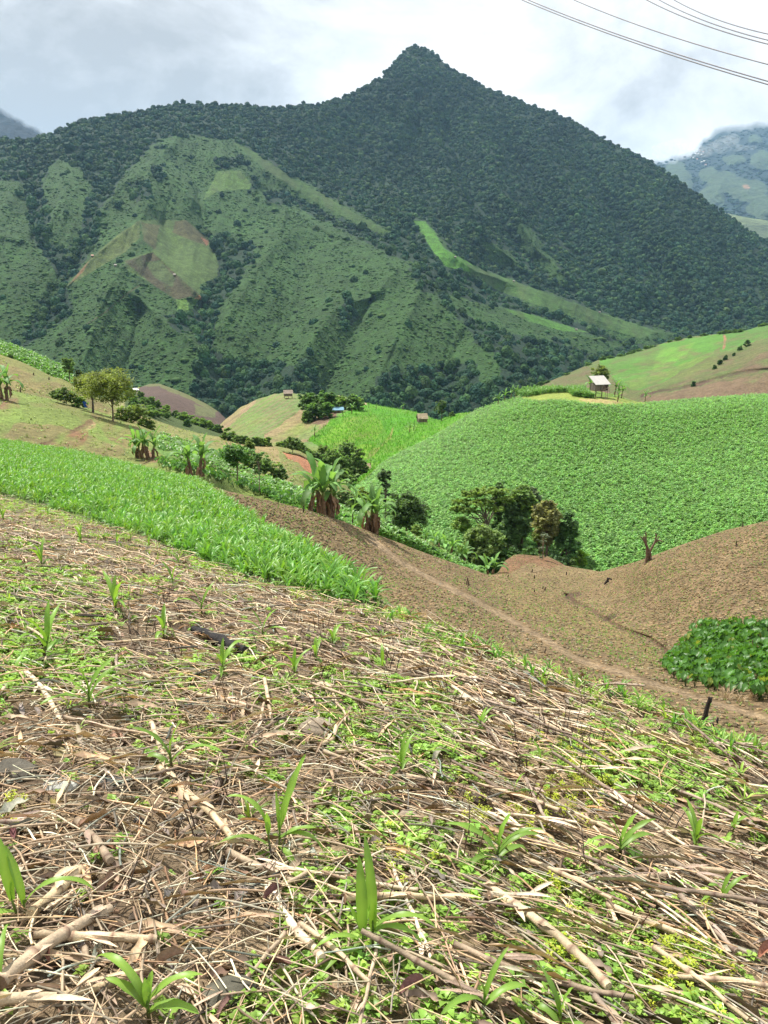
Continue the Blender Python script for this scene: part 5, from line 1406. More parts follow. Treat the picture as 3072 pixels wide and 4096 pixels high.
def taro():
    random.seed(5)
    me = [taro_mesh(.62, random.choice([4, 5, 6]), .03).mesh('taro_plant', M_leaf) for i in range(8)]
    u, v, P = world_points(L1, 4.2, (2600, 3300, 2480, 2900), lambda u, v: inpoly(u, v, TARO), 20000)
    k = 0
    for i in rng.permutation(len(u))[:290]:
        edge = dist_poly(np.array([u[i]]), np.array([v[i]]), TARO+[TARO[0]])[0]
        o = link('taro_plant', random.choice(me), None, P[i], (0, 0, random.uniform(0, 6.28)), random.uniform(.9, 1.2)*min(1.1, .75+edge/80))
        tag(o, 'taro plant with dark green heart leaves in the big patch at the right edge', 'taro plant', 'taro plants in the big patch'); k += 1
    print('taro', k, len(u))
    tf = [taro_mesh(.6, 4).mesh('taro_plant', M_leaf) for i in range(4)]
    line = [(632, 1872), (700, 1890), (750, 1905), (830, 1915), (880, 1932), (930, 1948), (975, 1955), (1020, 1975), (1080, 1992), (1140, 2008), (1200, 2030), (1260, 2050), (1310, 2062)]
    for i in range(95):
        q = random.random()*(len(line)-1); j = int(q); f = q-j
        x = line[j][0]*(1-f)+line[j+1][0]*f; y = line[j][1]*(1-f)+line[j+1][1]*f+random.uniform(-14, 3)
        lay = L2 if y > L2.top(x)+4 else L1
        p = L2.p1(x, max(y, float(L2.top(x))+5)) if x < 1330 else L1.p1(x, y)
        o = link('taro_plant', random.choice(tf), None, p, (0, 0, random.uniform(0, 6.28)), random.uniform(.8, 1.5))
        tag(o, 'low broad-leaved plant in the dark green row above the brown field', 'taro plant', 'broad-leaved plants in the row above the brown field')
    # dry grass tufts
    for u_, v_, s, lab in [(2905, 2800, 1.0, 'dry blond grass tuft before the taro patch, nearest the leaning post'), (2960, 2812, .8, 'small dry grass tuft right of another before the taro'), (3010, 2800, 1.0, 'dry grass tuft near the right edge of the taro'), (3040, 2730, 1.2, 'tall feathery dry grass tuft standing among the taro leaves'), (2870, 2722, .9, 'yellowish grass tuft at the lower left of the taro')]:
        mb = MB()
        for i in range(46):
            mb.add(*leaf_strip((random.gauss(0, .07), random.gauss(0, .07), 0), random.uniform(0, 6.28), random.uniform(.3, .7)*s, .012, random.uniform(.9, 1.5), random.uniform(.2, 1.2), 5, .2, 0, np.array([.42, .33, .20])*random.uniform(.7, 1.3)))
        o = mb.build('dry_grass_tuft', M_straw, None, loc=L1.p1(u_, v_)); tag(o, lab, 'grass tuft')


def banana(u, v, hpx, label, layer, stems=2, dead=.3, nl=6, spread=1.0, P=None, wide=1.0, green=1.0, trunk=1.0):
    P = layer.p1(u, v) if P is None else P
    d = project(P)[2]; H = pix(hpx, d)
    e = empty('banana_plant', P); tag(e, label, 'banana plant')
    for k in range(stems):
        a = 6.28*k/stems+random.uniform(0, 1); off = np.array([math.cos(a), math.sin(a), 0])*(.11*H*(stems > 1)*spread*random.uniform(.6, 1.3)); off[1] *= .6
        hh = H*random.uniform(.36, .46)*trunk; r = .036*H*wide
        mb = MB(); z = np.linspace(-.05*H, hh, 9)
        lean = np.array([math.cos(a), math.sin(a)])*.05*H
        pts = np.stack([off[0]+lean[0]*(z/hh)**2, off[1]+lean[1]*(z/hh)**2, z], 1)
        cs = [np.array([.16, .10, .06])*random.uniform(.7, 1.3) if i < 7 else np.array([.16, .20, .06]) for i in range(9)]
        tube(mb, pts, np.linspace(r*1.35, r*.7, 9), cs[0], 8, cols=cs, jit=.3)
        mb.build('trunk', M_bark, e)
        top = pts[-1]
        for i in range(nl):
            az = a+2.4*i+random.uniform(-.3, .3); q = i/max(1, nl-1)
            L_ = H*random.uniform(.50, .66); e0 = 1.5-.75*q+random.uniform(-.1, .1); dr = .45+1.9*q+random.uniform(0, .5)
            c = np.array([.13, .26, .075])*random.uniform(.8, 1.45)*green
            V, F, C = leaf_strip(top-np.array([0, 0, .03*H*q]), az, L_, L_*random.uniform(.19, .26), e0, dr, 14, .45, .05, c, random.uniform(-.4, .4), 'banana', 1.3, .3)
            # torn blade: pull alternate rib sections down
            V = V.copy(); V[0::3, 2] -= .03*L_*rng.random(15); V[2::3, 2] -= .03*L_*rng.random(15)
            MB().add(V, F, C).build('leaf', M_tleaf, e)
        for i in range(int(dead*7)):
            az = random.uniform(0, 6.28); L_ = H*random.uniform(.2, .34)
            V, F, C = leaf_strip(pts[random.choice([4, 5, 6, 7])], az, L_, L_*.30, -.75, 1.1, 8, .8, .15, np.array([.24, .155, .09])*random.uniform(.6, 1.3), random.uniform(-1, 1), 'banana', .6, .4)
            MB().add(V, F, C).build('dead_leaf', M_straw, e)
    return e


def bananas():
    random.seed(21)
    B = [(10, 1600, 150, 'banana clump at the left edge of the yellow field', L2, 3, .5, 6), (555, 1832, 125, 'banana clump with hanging dry leaves above the maize field', L2, 3, .6, 6), (600, 1836, 140, 'taller half of the banana clump above the maize field', L2, 2, .5, 6),
         (775, 1903, 190, 'banana plant with wide spread leaves beside the dark green row', L2, 2, .3, 7), (812, 1908, 150, 'second banana plant of the pair by the dark green row', L2, 1, .3, 6),
         (1295, 2052, 250, 'tallest banana clump, brown shaggy trunks, at the top of the brown field', L1, 3, .7, 6), (1245, 2038, 190, 'slender banana plant left of the shaggy clump', L1, 1, .2, 5), (1330, 2062, 210, 'banana plant behind the shaggy clump with drooping leaves', L1, 1, .3, 6),
         (1488, 2122, 190, 'stout banana clump with thick brown trunks on the edge of the brown field', L1, 4, .8, 4)]
    for (u, v, h, lab, lay, st, dd, nl) in B:
        banana(u, v, h, lab, lay, st, dd, nl, wide=1.0)
    for (u, v, h, lab, lay) in [(2472, 1597, 72, 'banana plant close against the right side of the stilt hut', L8), (2458, 1585, 80, 'taller banana plant behind the stilt hut corner', L8), (2486, 1592, 62, 'banana plant just right of the stilt hut', L8), (2470, 1608, 50, 'low banana plant in front of the stilt hut', L8), (2580, 1606, 48, 'lone small banana plant on the bare saddle of the big hill', L8),
                             (1992, 1618, 52, 'leftmost banana plant on the crest of the maize hill', L8), (2018, 1606, 50, 'short banana plant on the crest, second from the crest end', L8), (2044, 1598, 60, 'banana plant on the crest beside the taller maize strip', L8), (2062, 1592, 55, 'banana plant at the start of the taller maize strip', L8), (2356, 1570, 75, 'banana leaf fan showing left of the hut roof', L8),
                             (1748, 2185, 110, 'pale banana plant left of the grove on the valley floor', L2), (1796, 2205, 120, 'wide pale banana plant at the left foot of the grove', L2), (1850, 2240, 110, 'banana plant under the left trees of the grove', L2), (1700, 2168, 90, 'small banana plant at the field strip near the grove', L2), (1960, 2290, 120, 'bluish banana plant at the front foot of the grove', L1),
                             (1258, 1745, 48, 'small banana plant between tan field and green rice', L5), (1407, 1655, 50, 'banana plant in front of the blue roofed shed', L5), (1638, 1732, 52, 'banana plant below the tarpaulin hut', L5), (1655, 1722, 44, 'second banana plant below the tarpaulin hut', L5), (1482, 1862, 42, 'banana plant behind the small thatched roof in the valley', L5), (1612, 1636, 32, 'banana crown showing over the crest of the rice hill', L5),
                             (1475, 1632, 30, 'small banana plant on the upper rice field, left one of a pair', L5), (1505, 1638, 28, 'small banana plant on the upper rice field, right one of a pair', L5), (1370, 1668, 30, 'tiny banana plant at the top of the rice', L5)]:
        banana(u, v, h, lab, lay, 1 if h < 100 else 2, .1, 6 if h > 40 else 5, green=1.3 if 'pale' in lab else 1, trunk=.35 if h > 85 else 1)


# ------------------------------------------------------------------ trees and bushes
def T(name, label, u, v, hpx, wpx, layer, leaf, colr, n=2200, z0=.3, nl=7, cat='tree', d=None, group=None, **kw):
    P = layer.p1(u, v) if d is None else at(u, v, d)
    dd = project(P)[2]; H = pix(hpx, dd); W = pix(wpx, dd)
    colr = np.array(colr)*(1.5 if max(colr) > .15 else 2.1); wpx = wpx*(1.12 if cat == 'tree' else .92); hpx = hpx*(1 if cat == 'tree' else .88); H = pix(hpx, dd); W = pix(wpx, dd)
    return tree(name, label, cat, P, rl(nl, W, H, H*z0, colr, kw.pop('low', .3)), int(n*1.9), leaf*1.15, colr, group=group, **kw)


def trees():
    random.seed(31)
    dg, mg, lg, yg = (.10, .165, .052), (.13, .21, .058), (.15, .24, .06), (.19, .235, .05)
    T('broadleaf_tree', 'light open tree with thin straight trunk at the edge of the yellow field', 451, 1684, 205, 190, L2, .13, (.15, .185, .045), 4200, .38, 9, barkc=(.17, .12, .08), var=.25, r0=.11)
    T('broadleaf_tree', 'leaning bushy tree left of the thin straight trunk', 371, 1640, 145, 150, L2, .13, (.145, .18, .05), 3000, .3, 7, barkc=(.12, .09, .07), r0=.14, d=110)
    for u, v, h, w, c, lab in [(265, 1606, 62, 110, (.105, .16, .05), 'loose bush behind the crest left of the leaning tree'), (230, 1596, 40, 60, (.10, .16, .05), 'small bush near the blue sheet'), (320, 1630, 50, 70, mg, 'bush at the foot of the leaning tree'),
                               (505, 1700, 90, 110, (.125, .18, .045), 'bush leaning out right of the straight trunk'), (560, 1712, 110, 90, (.14, .19, .05), 'yellowish bush downhill of the open tree'), (595, 1735, 70, 70, (.13, .19, .05), 'lowest bush of the row by the open tree')]:
        T('bush', lab, u, v, h, w, L2, .13, c, 1500, .05, 6, cat='bush', d=112)
    T('broadleaf_tree', 'small dark tree standing alone above the leaning tree', 278, 1522, 88, 55, L3, .2, dg, 1100, .35, 5, d=165)
    T('bush', 'grey green bush beside the small dark tree', 320, 1522, 50, 50, L3, .2, (.06, .09, .045), 500, .1, 4, cat='bush', d=166)
    T('bush', 'dark bush in the pale green upper field', 40, 1440, 26, 40, L3b, .2, dg, 300, .05, 3, cat='bush')
    T('young_tree', 'young tree with round leaves on thin forked stems above the dark green row', 948, 1906, 135, 120, L2, .12, (.11, .21, .065), 2000, .35, 7, d=72, barkc=(.2, .15, .1), r0=.06)
    T('young_tree', 'spindly sapling with few leaves above the brown field', 1036, 1944, 140, 60, L2, .11, (.10, .18, .06), 350, .45, 5, d=68, barkc=(.25, .19, .13), r0=.04)
    for i, (u, v, h, w, c, lab) in enumerate([(1000, 1880, 75, 80, mg, 'leafy bush behind the young tree'), (1060, 1895, 95, 90, (.095, .15, .05), 'broad bush beyond the bean strip, left of two'), (1115, 1925, 80, 85, (.10, .15, .055), 'broad bush beyond the bean strip, right of two'),
                                              (1000, 1800, 40, 46, (.11, .15, .045), 'small bush hanging over the scarred field')]):
        T('bush', lab, u, v, h, w, L4, .16, c, 1300, .03, 6, cat='bush', d=100)
    for i in range(12):
        u = 905+i*15+random.uniform(-4, 4); v = float(L4.top(u))+6
        T('bush', 'dark bush in the hedge along the crest between the scarred field and the striped hill', u, v, random.uniform(26, 46), random.uniform(34, 54), L4, .25, random.choice([dg, mg, (.05, .09, .035)]), 380, .02, 4, cat='bush', group='hedge bushes on the crest')
    for i in range(11):
        u = 1120+i*15; v = float(L4.top(u))+5
        T('bush', 'bush in the loose hedge above the red scar', u, v, random.uniform(22, 44), random.uniform(30, 50), L4, .22, random.choice([mg, (.06, .10, .035)]), 350, .02, 4, cat='bush', group='hedge bushes above the scar')
    T('broadleaf_tree', 'small round tree above the red scar', 1170, 1812, 62, 76, L4, .2, (.075, .12, .04), 900, .35, 6)
    for i, (u, v, h, w, c) in enumerate([(1285, 1880, 70, 90, (.08, .14, .04)), (1330, 1900, 85, 90, lg), (1390, 1840, 95, 85, dg), (1430, 1868, 85, 60, dg), (1370, 1905, 95, 90, (.10, .18, .045)), (1410, 1905, 80, 85, dg), (1330, 1850, 70, 70, mg), (1450, 1890, 60, 50, dg), (1290, 1830, 60, 70, (.09, .13, .04)), (1385, 1930, 60, 90, mg)]):
        T('bush', ['round bush in the valley between the scarred field and the rice', 'pale green bush in the valley thicket', 'tall dark tree-like bush at the head of the thicket', 'dark bush at the right of the thicket by the rice', 'bright bush in the middle of the thicket', 'dark bush low in the thicket near the small thatched roof', 'mid green bush at the back of the thicket', 'slim dark bush beside the rice', 'greyish bush at the left of the thicket', 'lowest bush of the valley thicket'][i],
          u, v, h, w, L4, .2, c, 1500, .02, 7, cat='bush', d=158+i % 3*4)
    # village grove on the hill
    for i, (u, v, h, w, c) in enumerate([(1235, 1650, 80, 80, (.05, .10, .025)), (1290, 1650, 88, 90, (.06, .12, .03)), (1325, 1648, 80, 60, (.045, .09, .025)), (1250, 1678, 70, 70, (.06, .115, .03)), (1300, 1672, 60, 70, (.055, .11, .03)), (1228, 1688, 45, 40, dg), (1375, 1636, 50, 50, mg), (1410, 1640, 62, 56, (.07, .12, .04)), (1430, 1638, 48, 50, mg), (1360, 1618, 36, 40, mg)]):
        T('broadleaf_tree', ['leftmost tall tree of the hilltop grove', 'tallest rounded tree of the hilltop grove', 'dark tree at the right of the hilltop grove', 'front tree of the hilltop grove', 'low front tree beside the blue roofed shed', 'little dark tree at the left foot of the hilltop grove', 'small tree behind the blue roof', 'tree right of the blue roof', 'rightmost small tree by the bare patch', 'small tree under the bare hilltop patch'][i], u, v, h, w, L5, .42, c, 1300, .12, 7, var=.28)
    T('broadleaf_tree', 'slim tree on the saddle between the rice hill and the maize hill', 1765, 1684, 86, 50, L5, .3, (.055, .09, .035), 900, .25, 6)
    T('bush', 'bush behind the slim saddle tree', 1810, 1668, 24, 34, L5, .3, dg, 250, .02, 3, cat='bush')
    T('broadleaf_tree', 'round light tree behind the stilt hut', 2402, 1560, 96, 84, L8, .26, (.13, .165, .055), 1100, .55, 6, d=215)
    for u, v, h, w, lab in [(2989, 1386, 40, 34, 'dark tree highest on the right hillside fold'), (2960, 1402, 26, 26, 'bush just below the highest dark tree on the fold'), (2881, 1458, 32, 30, 'left tree of a close pair on the right hillside'), (2902, 1440, 28, 24, 'right tree of a close pair on the right hillside'),
                            (2858, 1476, 22, 20, 'small tree under the close pair on the right hillside'), (2773, 1546, 30, 22, 'small tree standing on the eroded ditch'), (2935, 1424, 16, 14, 'tiny bush on the fold of the right hillside')]:
        T('broadleaf_tree', lab, u, v, h*.7, w*.66, L9, .4, (.05, .09, .04), 300, .1, 4)
    for i in range(34):
        u = random.uniform(2080, 3072); v = float(L9.top(u))+4
        T('bush', 'low bush in the line along the crest of the right hillside', u, v, random.uniform(9, 17), random.uniform(18, 40), L9, .6, (.055, .10, .035), 120, .02, 3, cat='bush', group='bushes on the right hillside crest')
    # valley side bushes left
    for i in range(44):
        q = random.random(); u = 520+q*520+random.uniform(-20, 20); v = max(float(L7b.top(u))+5, 1590+q*165+random.uniform(-25, 55))
        T('bush', 'bush on the overgrown valley side below the dark ploughed mound', u, v, random.uniform(22, 44), random.uniform(34, 60), L7b, .5, random.choice([dg, mg, (.06, .11, .04), (.09, .15, .045)]), 260, .02, 4, cat='bush', group='bushes on the overgrown valley side')
    # the grove at the foot of the maize hill
    def G(label, u, v, h, w, c, n, z0=.2, nl=9, d=108, **kw):
        T('broadleaf_tree', label, u, v, h, w, L1, .19, np.array(c)*1.5, int(n*1.5), z0, nl, d=d, var=.28, **kw)
    # flat-topped feathery tree
    P = at(1935, 2215, 112); s = 112/FPX
    lob = []
    for x, y, z, rx, rz in [(-95, 0, 215, 42, 12), (-50, 10, 245, 50, 13), (0, -10, 262, 52, 14), (45, 20, 250, 48, 13), (80, 0, 225, 44, 12), (-20, -40, 222, 55, 13), (-75, -30, 190, 45, 12), (30, -50, 200, 40, 11), (-110, 20, 180, 34, 12), (-90, 0, 120, 35, 30)]:
        lob.append((x*s, y*s, z*s, rx*s, rx*s*.8, rz*s, np.array((.22, .33, .07))*random.uniform(.8, 1.2)))
    tree('acacia_tree', 'flat-topped feathery bright green tree on the left of the grove', 'tree', P, lob, 11000, .19, (.13, .2, .04), 150*s, .2, shell=.2, flat=1.2, var=.18, barkc=(.2, .16, .12))
    G('tallest tree of the grove with a pale crown top', 2078, 2235, 305, 110, (.085, .135, .04), 5200, .30, 10, 114)
    G('dark tree filling the middle of the grove', 2040, 2240, 250, 120, (.05, .085, .035), 4500, .12, 10, 113)
    G('tree top rising behind the flat-topped tree', 1985, 2230, 305, 70, (.06, .10, .035), 2000, .6, 5, 118)
    G('greyish tree behind the tallest tree', 2120, 2240, 300, 80, (.075, .10, .055), 1500, .6, 5, 120)
    G('leafy lower tree in front of the feathery tree', 1925, 2245, 150, 140, (.095, .14, .045), 4200, .1, 9, 104)
    G('brown flushed tree on the right of the grove', 2180, 2255, 262, 120, (.125, .128, .052), 4200, .4, 9, 108)
    G('dark tree at the right end of the grove', 2258, 2272, 240, 100, (.045, .085, .03), 4500, .1, 10, 108)
    G('yellow green tree glimpsed between the dark ones', 2150, 2250, 160, 70, (.14, .19, .04), 1500, .2, 6, 110)
    for i, (u, v, h, w, c, lab) in enumerate([(1900, 2270, 90, 120, dg, 'dark shrub at the front foot of the grove'), (1965, 2290, 80, 80, (.05, .11, .035), 'leafy shrub spilling over the field edge at the grove'), (2040, 2235, 50, 90, (.05, .10, .03), 'low shrub behind the bare mound'), (2230, 2285, 70, 100, (.04, .075, .03), 'dark shrub at the right foot of the grove'),
                                           (2120, 2240, 60, 90, (.055, .11, .03), 'shrub in the shade behind the mound'), (2285, 2290, 60, 60, (.06, .10, .03), 'small shrub at the grove end against the maize hill'), (1850, 2240, 60, 80, mg, 'shrub under the flat-topped tree')]):
        T('bush', lab, u, v, h, w, L1, .16, c, 1300, .02, 6, cat='bush', d=103)
    T('bush', 'bright yellow green clump where the grove meets the maize', 2318, 2262, 70, 60, L8, .2, (.17, .28, .04), 600, .02, 4, cat='bush', d=106)
    T('young_tree', 'slim pale sapling with a small flat crown before the grove', 2165, 2284, 158, 52, L1, .12, (.13, .16, .11), 260, .68, 4, d=97, barkc=(.30, .23, .16), r0=.06)
    # bushes between the bananas and the grove
    T('broadleaf_tree', 'dense dark tree right of the stout banana clump', 1625, 2118, 150, 150, L2, .15, (.055, .095, .032), 4200, .1, 9, d=95)
    T('bush', 'bush between the two big banana clumps', 1420, 2070, 115, 110, L2, .15, (.065, .11, .035), 2200, .02, 7, cat='bush', d=92)
    T('bush', 'pale lime bush at the valley edge between banana clumps', 1445, 2000, 55, 70, L2, .15, (.15, .21, .05), 700, .02, 5, cat='bush', d=110)
    T('bush', 'dark bush behind the tallest banana clump', 1370, 2035, 100, 80, L2, .15, dg, 1300, .02, 6, cat='bush', d=100)
    T('young_tree', 'thin tall tree with a drooping dark crown before the maize hill', 1540, 2060, 190, 66, L2, .16, (.05, .08, .04), 900, .6, 5, d=100, r0=.07)
    T('bush', 'light bush beside the pale bananas', 1665, 2150, 60, 60, L2, .14, (.13, .2, .045), 600, .02, 4, cat='bush', d=90)
    T('bush', 'green bush right of the dense dark tree', 1692, 2085, 90, 60, L8, .16, (.10, .18, .045), 900, .02, 5, cat='bush', d=110)


# ------------------------------------------------------------------ huts, posts, cables
def hut(label, P, w, dp, wallh, stilt, rz, roofc, wallc=(.17, .13, .10), ladder=False, pitch=.45, shed=False, cat='hut', roofmat=None, over=.3, name='stilt_hut'):
    e = empty(name, P, rz); tag(e, label, cat)
    for sx in (-1, 0, 1):
        for sy in (-1, 1):
            mb = MB(); tube(mb, [(sx*w*.48, sy*dp*.48, -1.2), (sx*w*.48+.02, sy*dp*.48, stilt+wallh*(1.0))], .07, (.18, .13, .09), 6, jit=.2); mb.build('post', M_wood, e)
    mb = MB(); box(mb, (0, 0, stilt), (w, dp, .1), (.24, .18, .12))
    for i in range(5): box(mb, (-w/2+w*(i+.5)/5, 0, stilt-.1), (.09, dp*1.04, .09), (.2, .15, .1))
    mb.build('floor', M_wood, e)
    for k, (cx, cy, L_, ax) in enumerate([(0, -dp/2, w, 0), (0, dp/2, w, 0), (-w/2, 0, dp, 1), (w/2, 0, dp, 1)]):
        mb = MB(); nb = max(6, int(L_/.16))
        for i in range(nb):
            s = -L_/2+L_*(i+.5)/nb
            if k == 0 and ladder and .12*w < s < .38*w: continue
            hh = wallh*random.uniform(.93, 1.0)
            c = np.array(wallc)*random.uniform(.6, 1.4)
            p = (cx+s, cy, stilt+.06+hh/2) if ax == 0 else (cx, cy+s, stilt+.06+hh/2)
            sz = (L_/nb*.92, .04, hh) if ax == 0 else (.04, L_/nb*.92, hh)
            box(mb, p, sz, c, jit=.008)
        mb.build('wall', M_wood, e, smooth=False)
    zt = stilt+wallh
    if shed:
        mb = MB(); nx = 16; rise = dp*pitch
        X = np.linspace(-w/2-over, w/2+over, nx*2+1); V = []
        for x, k in zip(X, range(len(X))):
            zz = .035*(k % 2)
            for y, z in ((-dp/2-over*1.6, -over*pitch*1.2), (dp/2+over, rise+over*pitch*.8)):
                V += [(x, y, zt+.12+z+zz), (x, y, zt+.06+z+zz)]
        F = []
        for k in range(len(X)-1):
            a = 4*k; b = a+4
            F += [[a, b, b+2, a+2], [a+1, a+3, b+3, b+1], [a, a+1, b+1, b], [a+2, b+2, b+3, a+3]]
        mb.add(V, F, roofc); mb.build('roof', roofmat or M_roof, e, smooth=False)
    else:
        rise = dp*pitch
        for s in (-1, 1):
            mb = MB(); nr = 7
            for r in range(nr):
                q0, q1 = r/nr, (r+1.25)/nr
                y0, y1 = s*(dp/2+over)*(1-q0), s*(dp/2+over)*(1-min(q1, 1)); z0 = zt-over*pitch*.8+(rise+over*pitch*.8)*q0; z1 = zt-over*pitch*.8+(rise+over*pitch*.8)*min(q1, 1)+.03
                X = np.linspace(-w/2-over, w/2+over, 15); V = []
                for x in X:
                    j = random.uniform(-.05, .05)
                    V += [(x, y0, z0+j), (x, y1, z1+.05), (x, y1, z1-.07), (x, y0, z0+j-.10)]
                F = []
                for k in range(14):
                    a = 4*k; b = a+4
                    F += [[a, b, b+1, a+1], [a+1, b+1, b+2, a+2], [a+2, b+2, b+3, a+3], [a+3, b+3, b, a]]
                mb.add(V, F, np.array(roofc)*random.uniform(.85, 1.1))
            mb.build('roof', roofmat or M_wood, e, smooth=False)
    if ladder:
        ld = MB(); yy = -dp/2-.9
        box(ld, (w*.25, -dp/2-.45, stilt), (w*.42, .9, .09), (.32, .24, .16)); ld.build('porch', M_wood, e)
        ld = MB()
        for s in (-.25, .25): tube(ld, [(w*.02+s, yy-.9, -.5), (w*.25+s, yy, stilt+.1)], .04, (.42, .33, .22), 5)
        for i in range(6):
            q = (i+.7)/6.5; x = w*.02+(w*.23)*q; y = yy-.9+.9*q; z = -.5+(stilt+.6)*q
            tube(ld, [(x-.3, y, z), (x+.3, y, z)], .03, (.42, .33, .22), 5)
        ld.build('ladder', M_wood, e)
        rl_ = MB(); tube(rl_, [(w*.05, -dp/2-.9, stilt+.35), (w*.46, -dp/2-.9, stilt+1.0)], .035, (.45, .36, .25), 5)
        for x in (w*.1, w*.45): tube(rl_, [(x, -dp/2-.9, stilt-.8), (x, -dp/2-.9, stilt+1.0)], .04, (.25, .19, .13), 5)
        rl_.build('railing', M_wood, e)
    return e


def huts():
    random.seed(41)
    P = L8.p1(2394, 1588); P[2] += .35
    hut('stilt hut with white sheet roof and ladder on the crest of the maize hill', P, 3.3, 2.4, 1.5, 1.25, .30, (.44, .42, .39), ladder=True, shed=True, pitch=.55, wallc=(.16, .125, .10))
    hut('small thatched hut on stilts alone on top of the striped hill', L5.p1(1153, 1594), 3.3, 2.3, 1.2, 1.1, .2, (.40, .31, .25), pitch=.5)
    hut('thatched hut with a dark tarpaulin corner at the top of the rice', L5.p1(1688, 1696), 3.0, 2.3, 1.3, .8, .25, (.50, .39, .27), pitch=.6)
    mb = MB(); P = L5.p1(1688, 1696)
    V = [(-1.75, -1.35, 0), (-.6, -1.35, .08), (-.6, -.2, .75), (-1.75, -.2, .70), (-1.75, -1.35, -.03), (-.6, -1.35, .05), (-.6, -.2, .72), (-1.75, -.2, .67)]
    mb.add(V, BOXF, (.05, .06, .08)); o = mb.build('tarpaulin', M_cloth, None, loc=P+np.array([0, 0, 2.12]), rot=(0, 0, .25)); tag(o, 'dark tarpaulin laid over one corner of a thatched roof', 'tarpaulin')
    hut('low thatched shelter at the foot of the rice field', L5.p1(1460, 1882), 1.9, 1.5, .4, .3, .5, (.62, .46, .30), pitch=.6, name='field_shelter')
    hut('shed with a faded blue roof beside the hilltop grove', L5.p1(1353, 1650), 3.4, 2.2, .8, .2, .1, (.10, .24, .33), shed=True, pitch=.25, name='shed')
    hut('tiny shed with a white roof beside the dark ploughed mound', L7.p1(543, 1568), 3.2, 2.4, 1.2, .2, .4, (.75, .76, .76), shed=True, pitch=.3, name='shed')
    for u, v, lab in [(698, 1104, 'tiny pale hut in the brown field on the mountain spur'), (462, 1066, 'tiny white hut left of the brown field on the spur'), (370, 1028, 'tiny orange hut on the left edge of the spur field'), (1821, 1032, 'tiny white hut in the bright green strip on the mountain'), (2398, 1252, 'tiny pale hut on the lower mountain spur'), (2055, 1128, 'tiny grey hut on the crest of the lower spur'), (2305, 1322, 'tiny hut at the end of the lower green strip')]:
        P = LM.p1(u, v); w_ = 3.0
        e = empty('field_hut', P, random.uniform(-.4, .4)); tag(e, lab, 'hut')
        mb = MB(); box(mb, (0, 0, 1.0), (w_, w_*.7, 2.2), (.22, .17, .12)); mb.build('wall', M_wood, e)
        mb = MB(); c = (.42, .17, .09) if 'orange' in lab else (.26, .24, .20)
        V = [(-w_*.6, -w_*.5, 1.9), (w_*.6, -w_*.5, 1.9), (w_*.6, 0, 3.1), (-w_*.6, 0, 3.1), (-w_*.6, w_*.5, 1.9), (w_*.6, w_*.5, 1.9), (-w_*.6, -w_*.5, 1.75), (w_*.6, -w_*.5, 1.75), (-w_*.6, w_*.5, 1.75), (w_*.6, w_*.5, 1.75)]
        mb.add(V, [[0, 1, 2, 3], [3, 2, 5, 4], [0, 6, 7, 1], [4, 5, 9, 8], [6, 8, 9, 7]], c); mb.build('roof', M_roof, e, smooth=False)
    # village far off
    vc = [(2758, 642, 0), (2772, 634, 0), (2776, 642, 0), (2794, 618, 0), (2805, 622, 0), (2803, 648, 1), (2806, 652, 0), (2816, 648, 0), (2797, 608, 1), (2812, 611, 1), (2782, 618, 0), (2822, 662, 1), (2765, 632, 1), (2788, 640, 1)]
    for i, (u, v, r) in enumerate(vc):
        P = LF2.p1(u, v); s = 14
        e = empty('village_house', P, random.uniform(-.6, .6)); tag(e, 'white or red roofed house in the far village below the cloud', 'house', 'houses of the far village')
        mb = MB(); box(mb, (0, 0, 4), (s, s*.7, 9), (.5, .48, .44)); mb.build('wall', M_roof, e)
        mb = MB(); c = (.45, .14, .10) if r else (.8, .82, .84)
        V = [(-s*.6, -s*.5, 8), (s*.6, -s*.5, 8), (s*.6, 0, 13), (-s*.6, 0, 13), (-s*.6, s*.5, 8), (s*.6, s*.5, 8)]
        mb.add(V, [[0, 1, 2, 3], [3, 2, 5, 4]], c); mb.build('roof', M_roof, e, smooth=False)


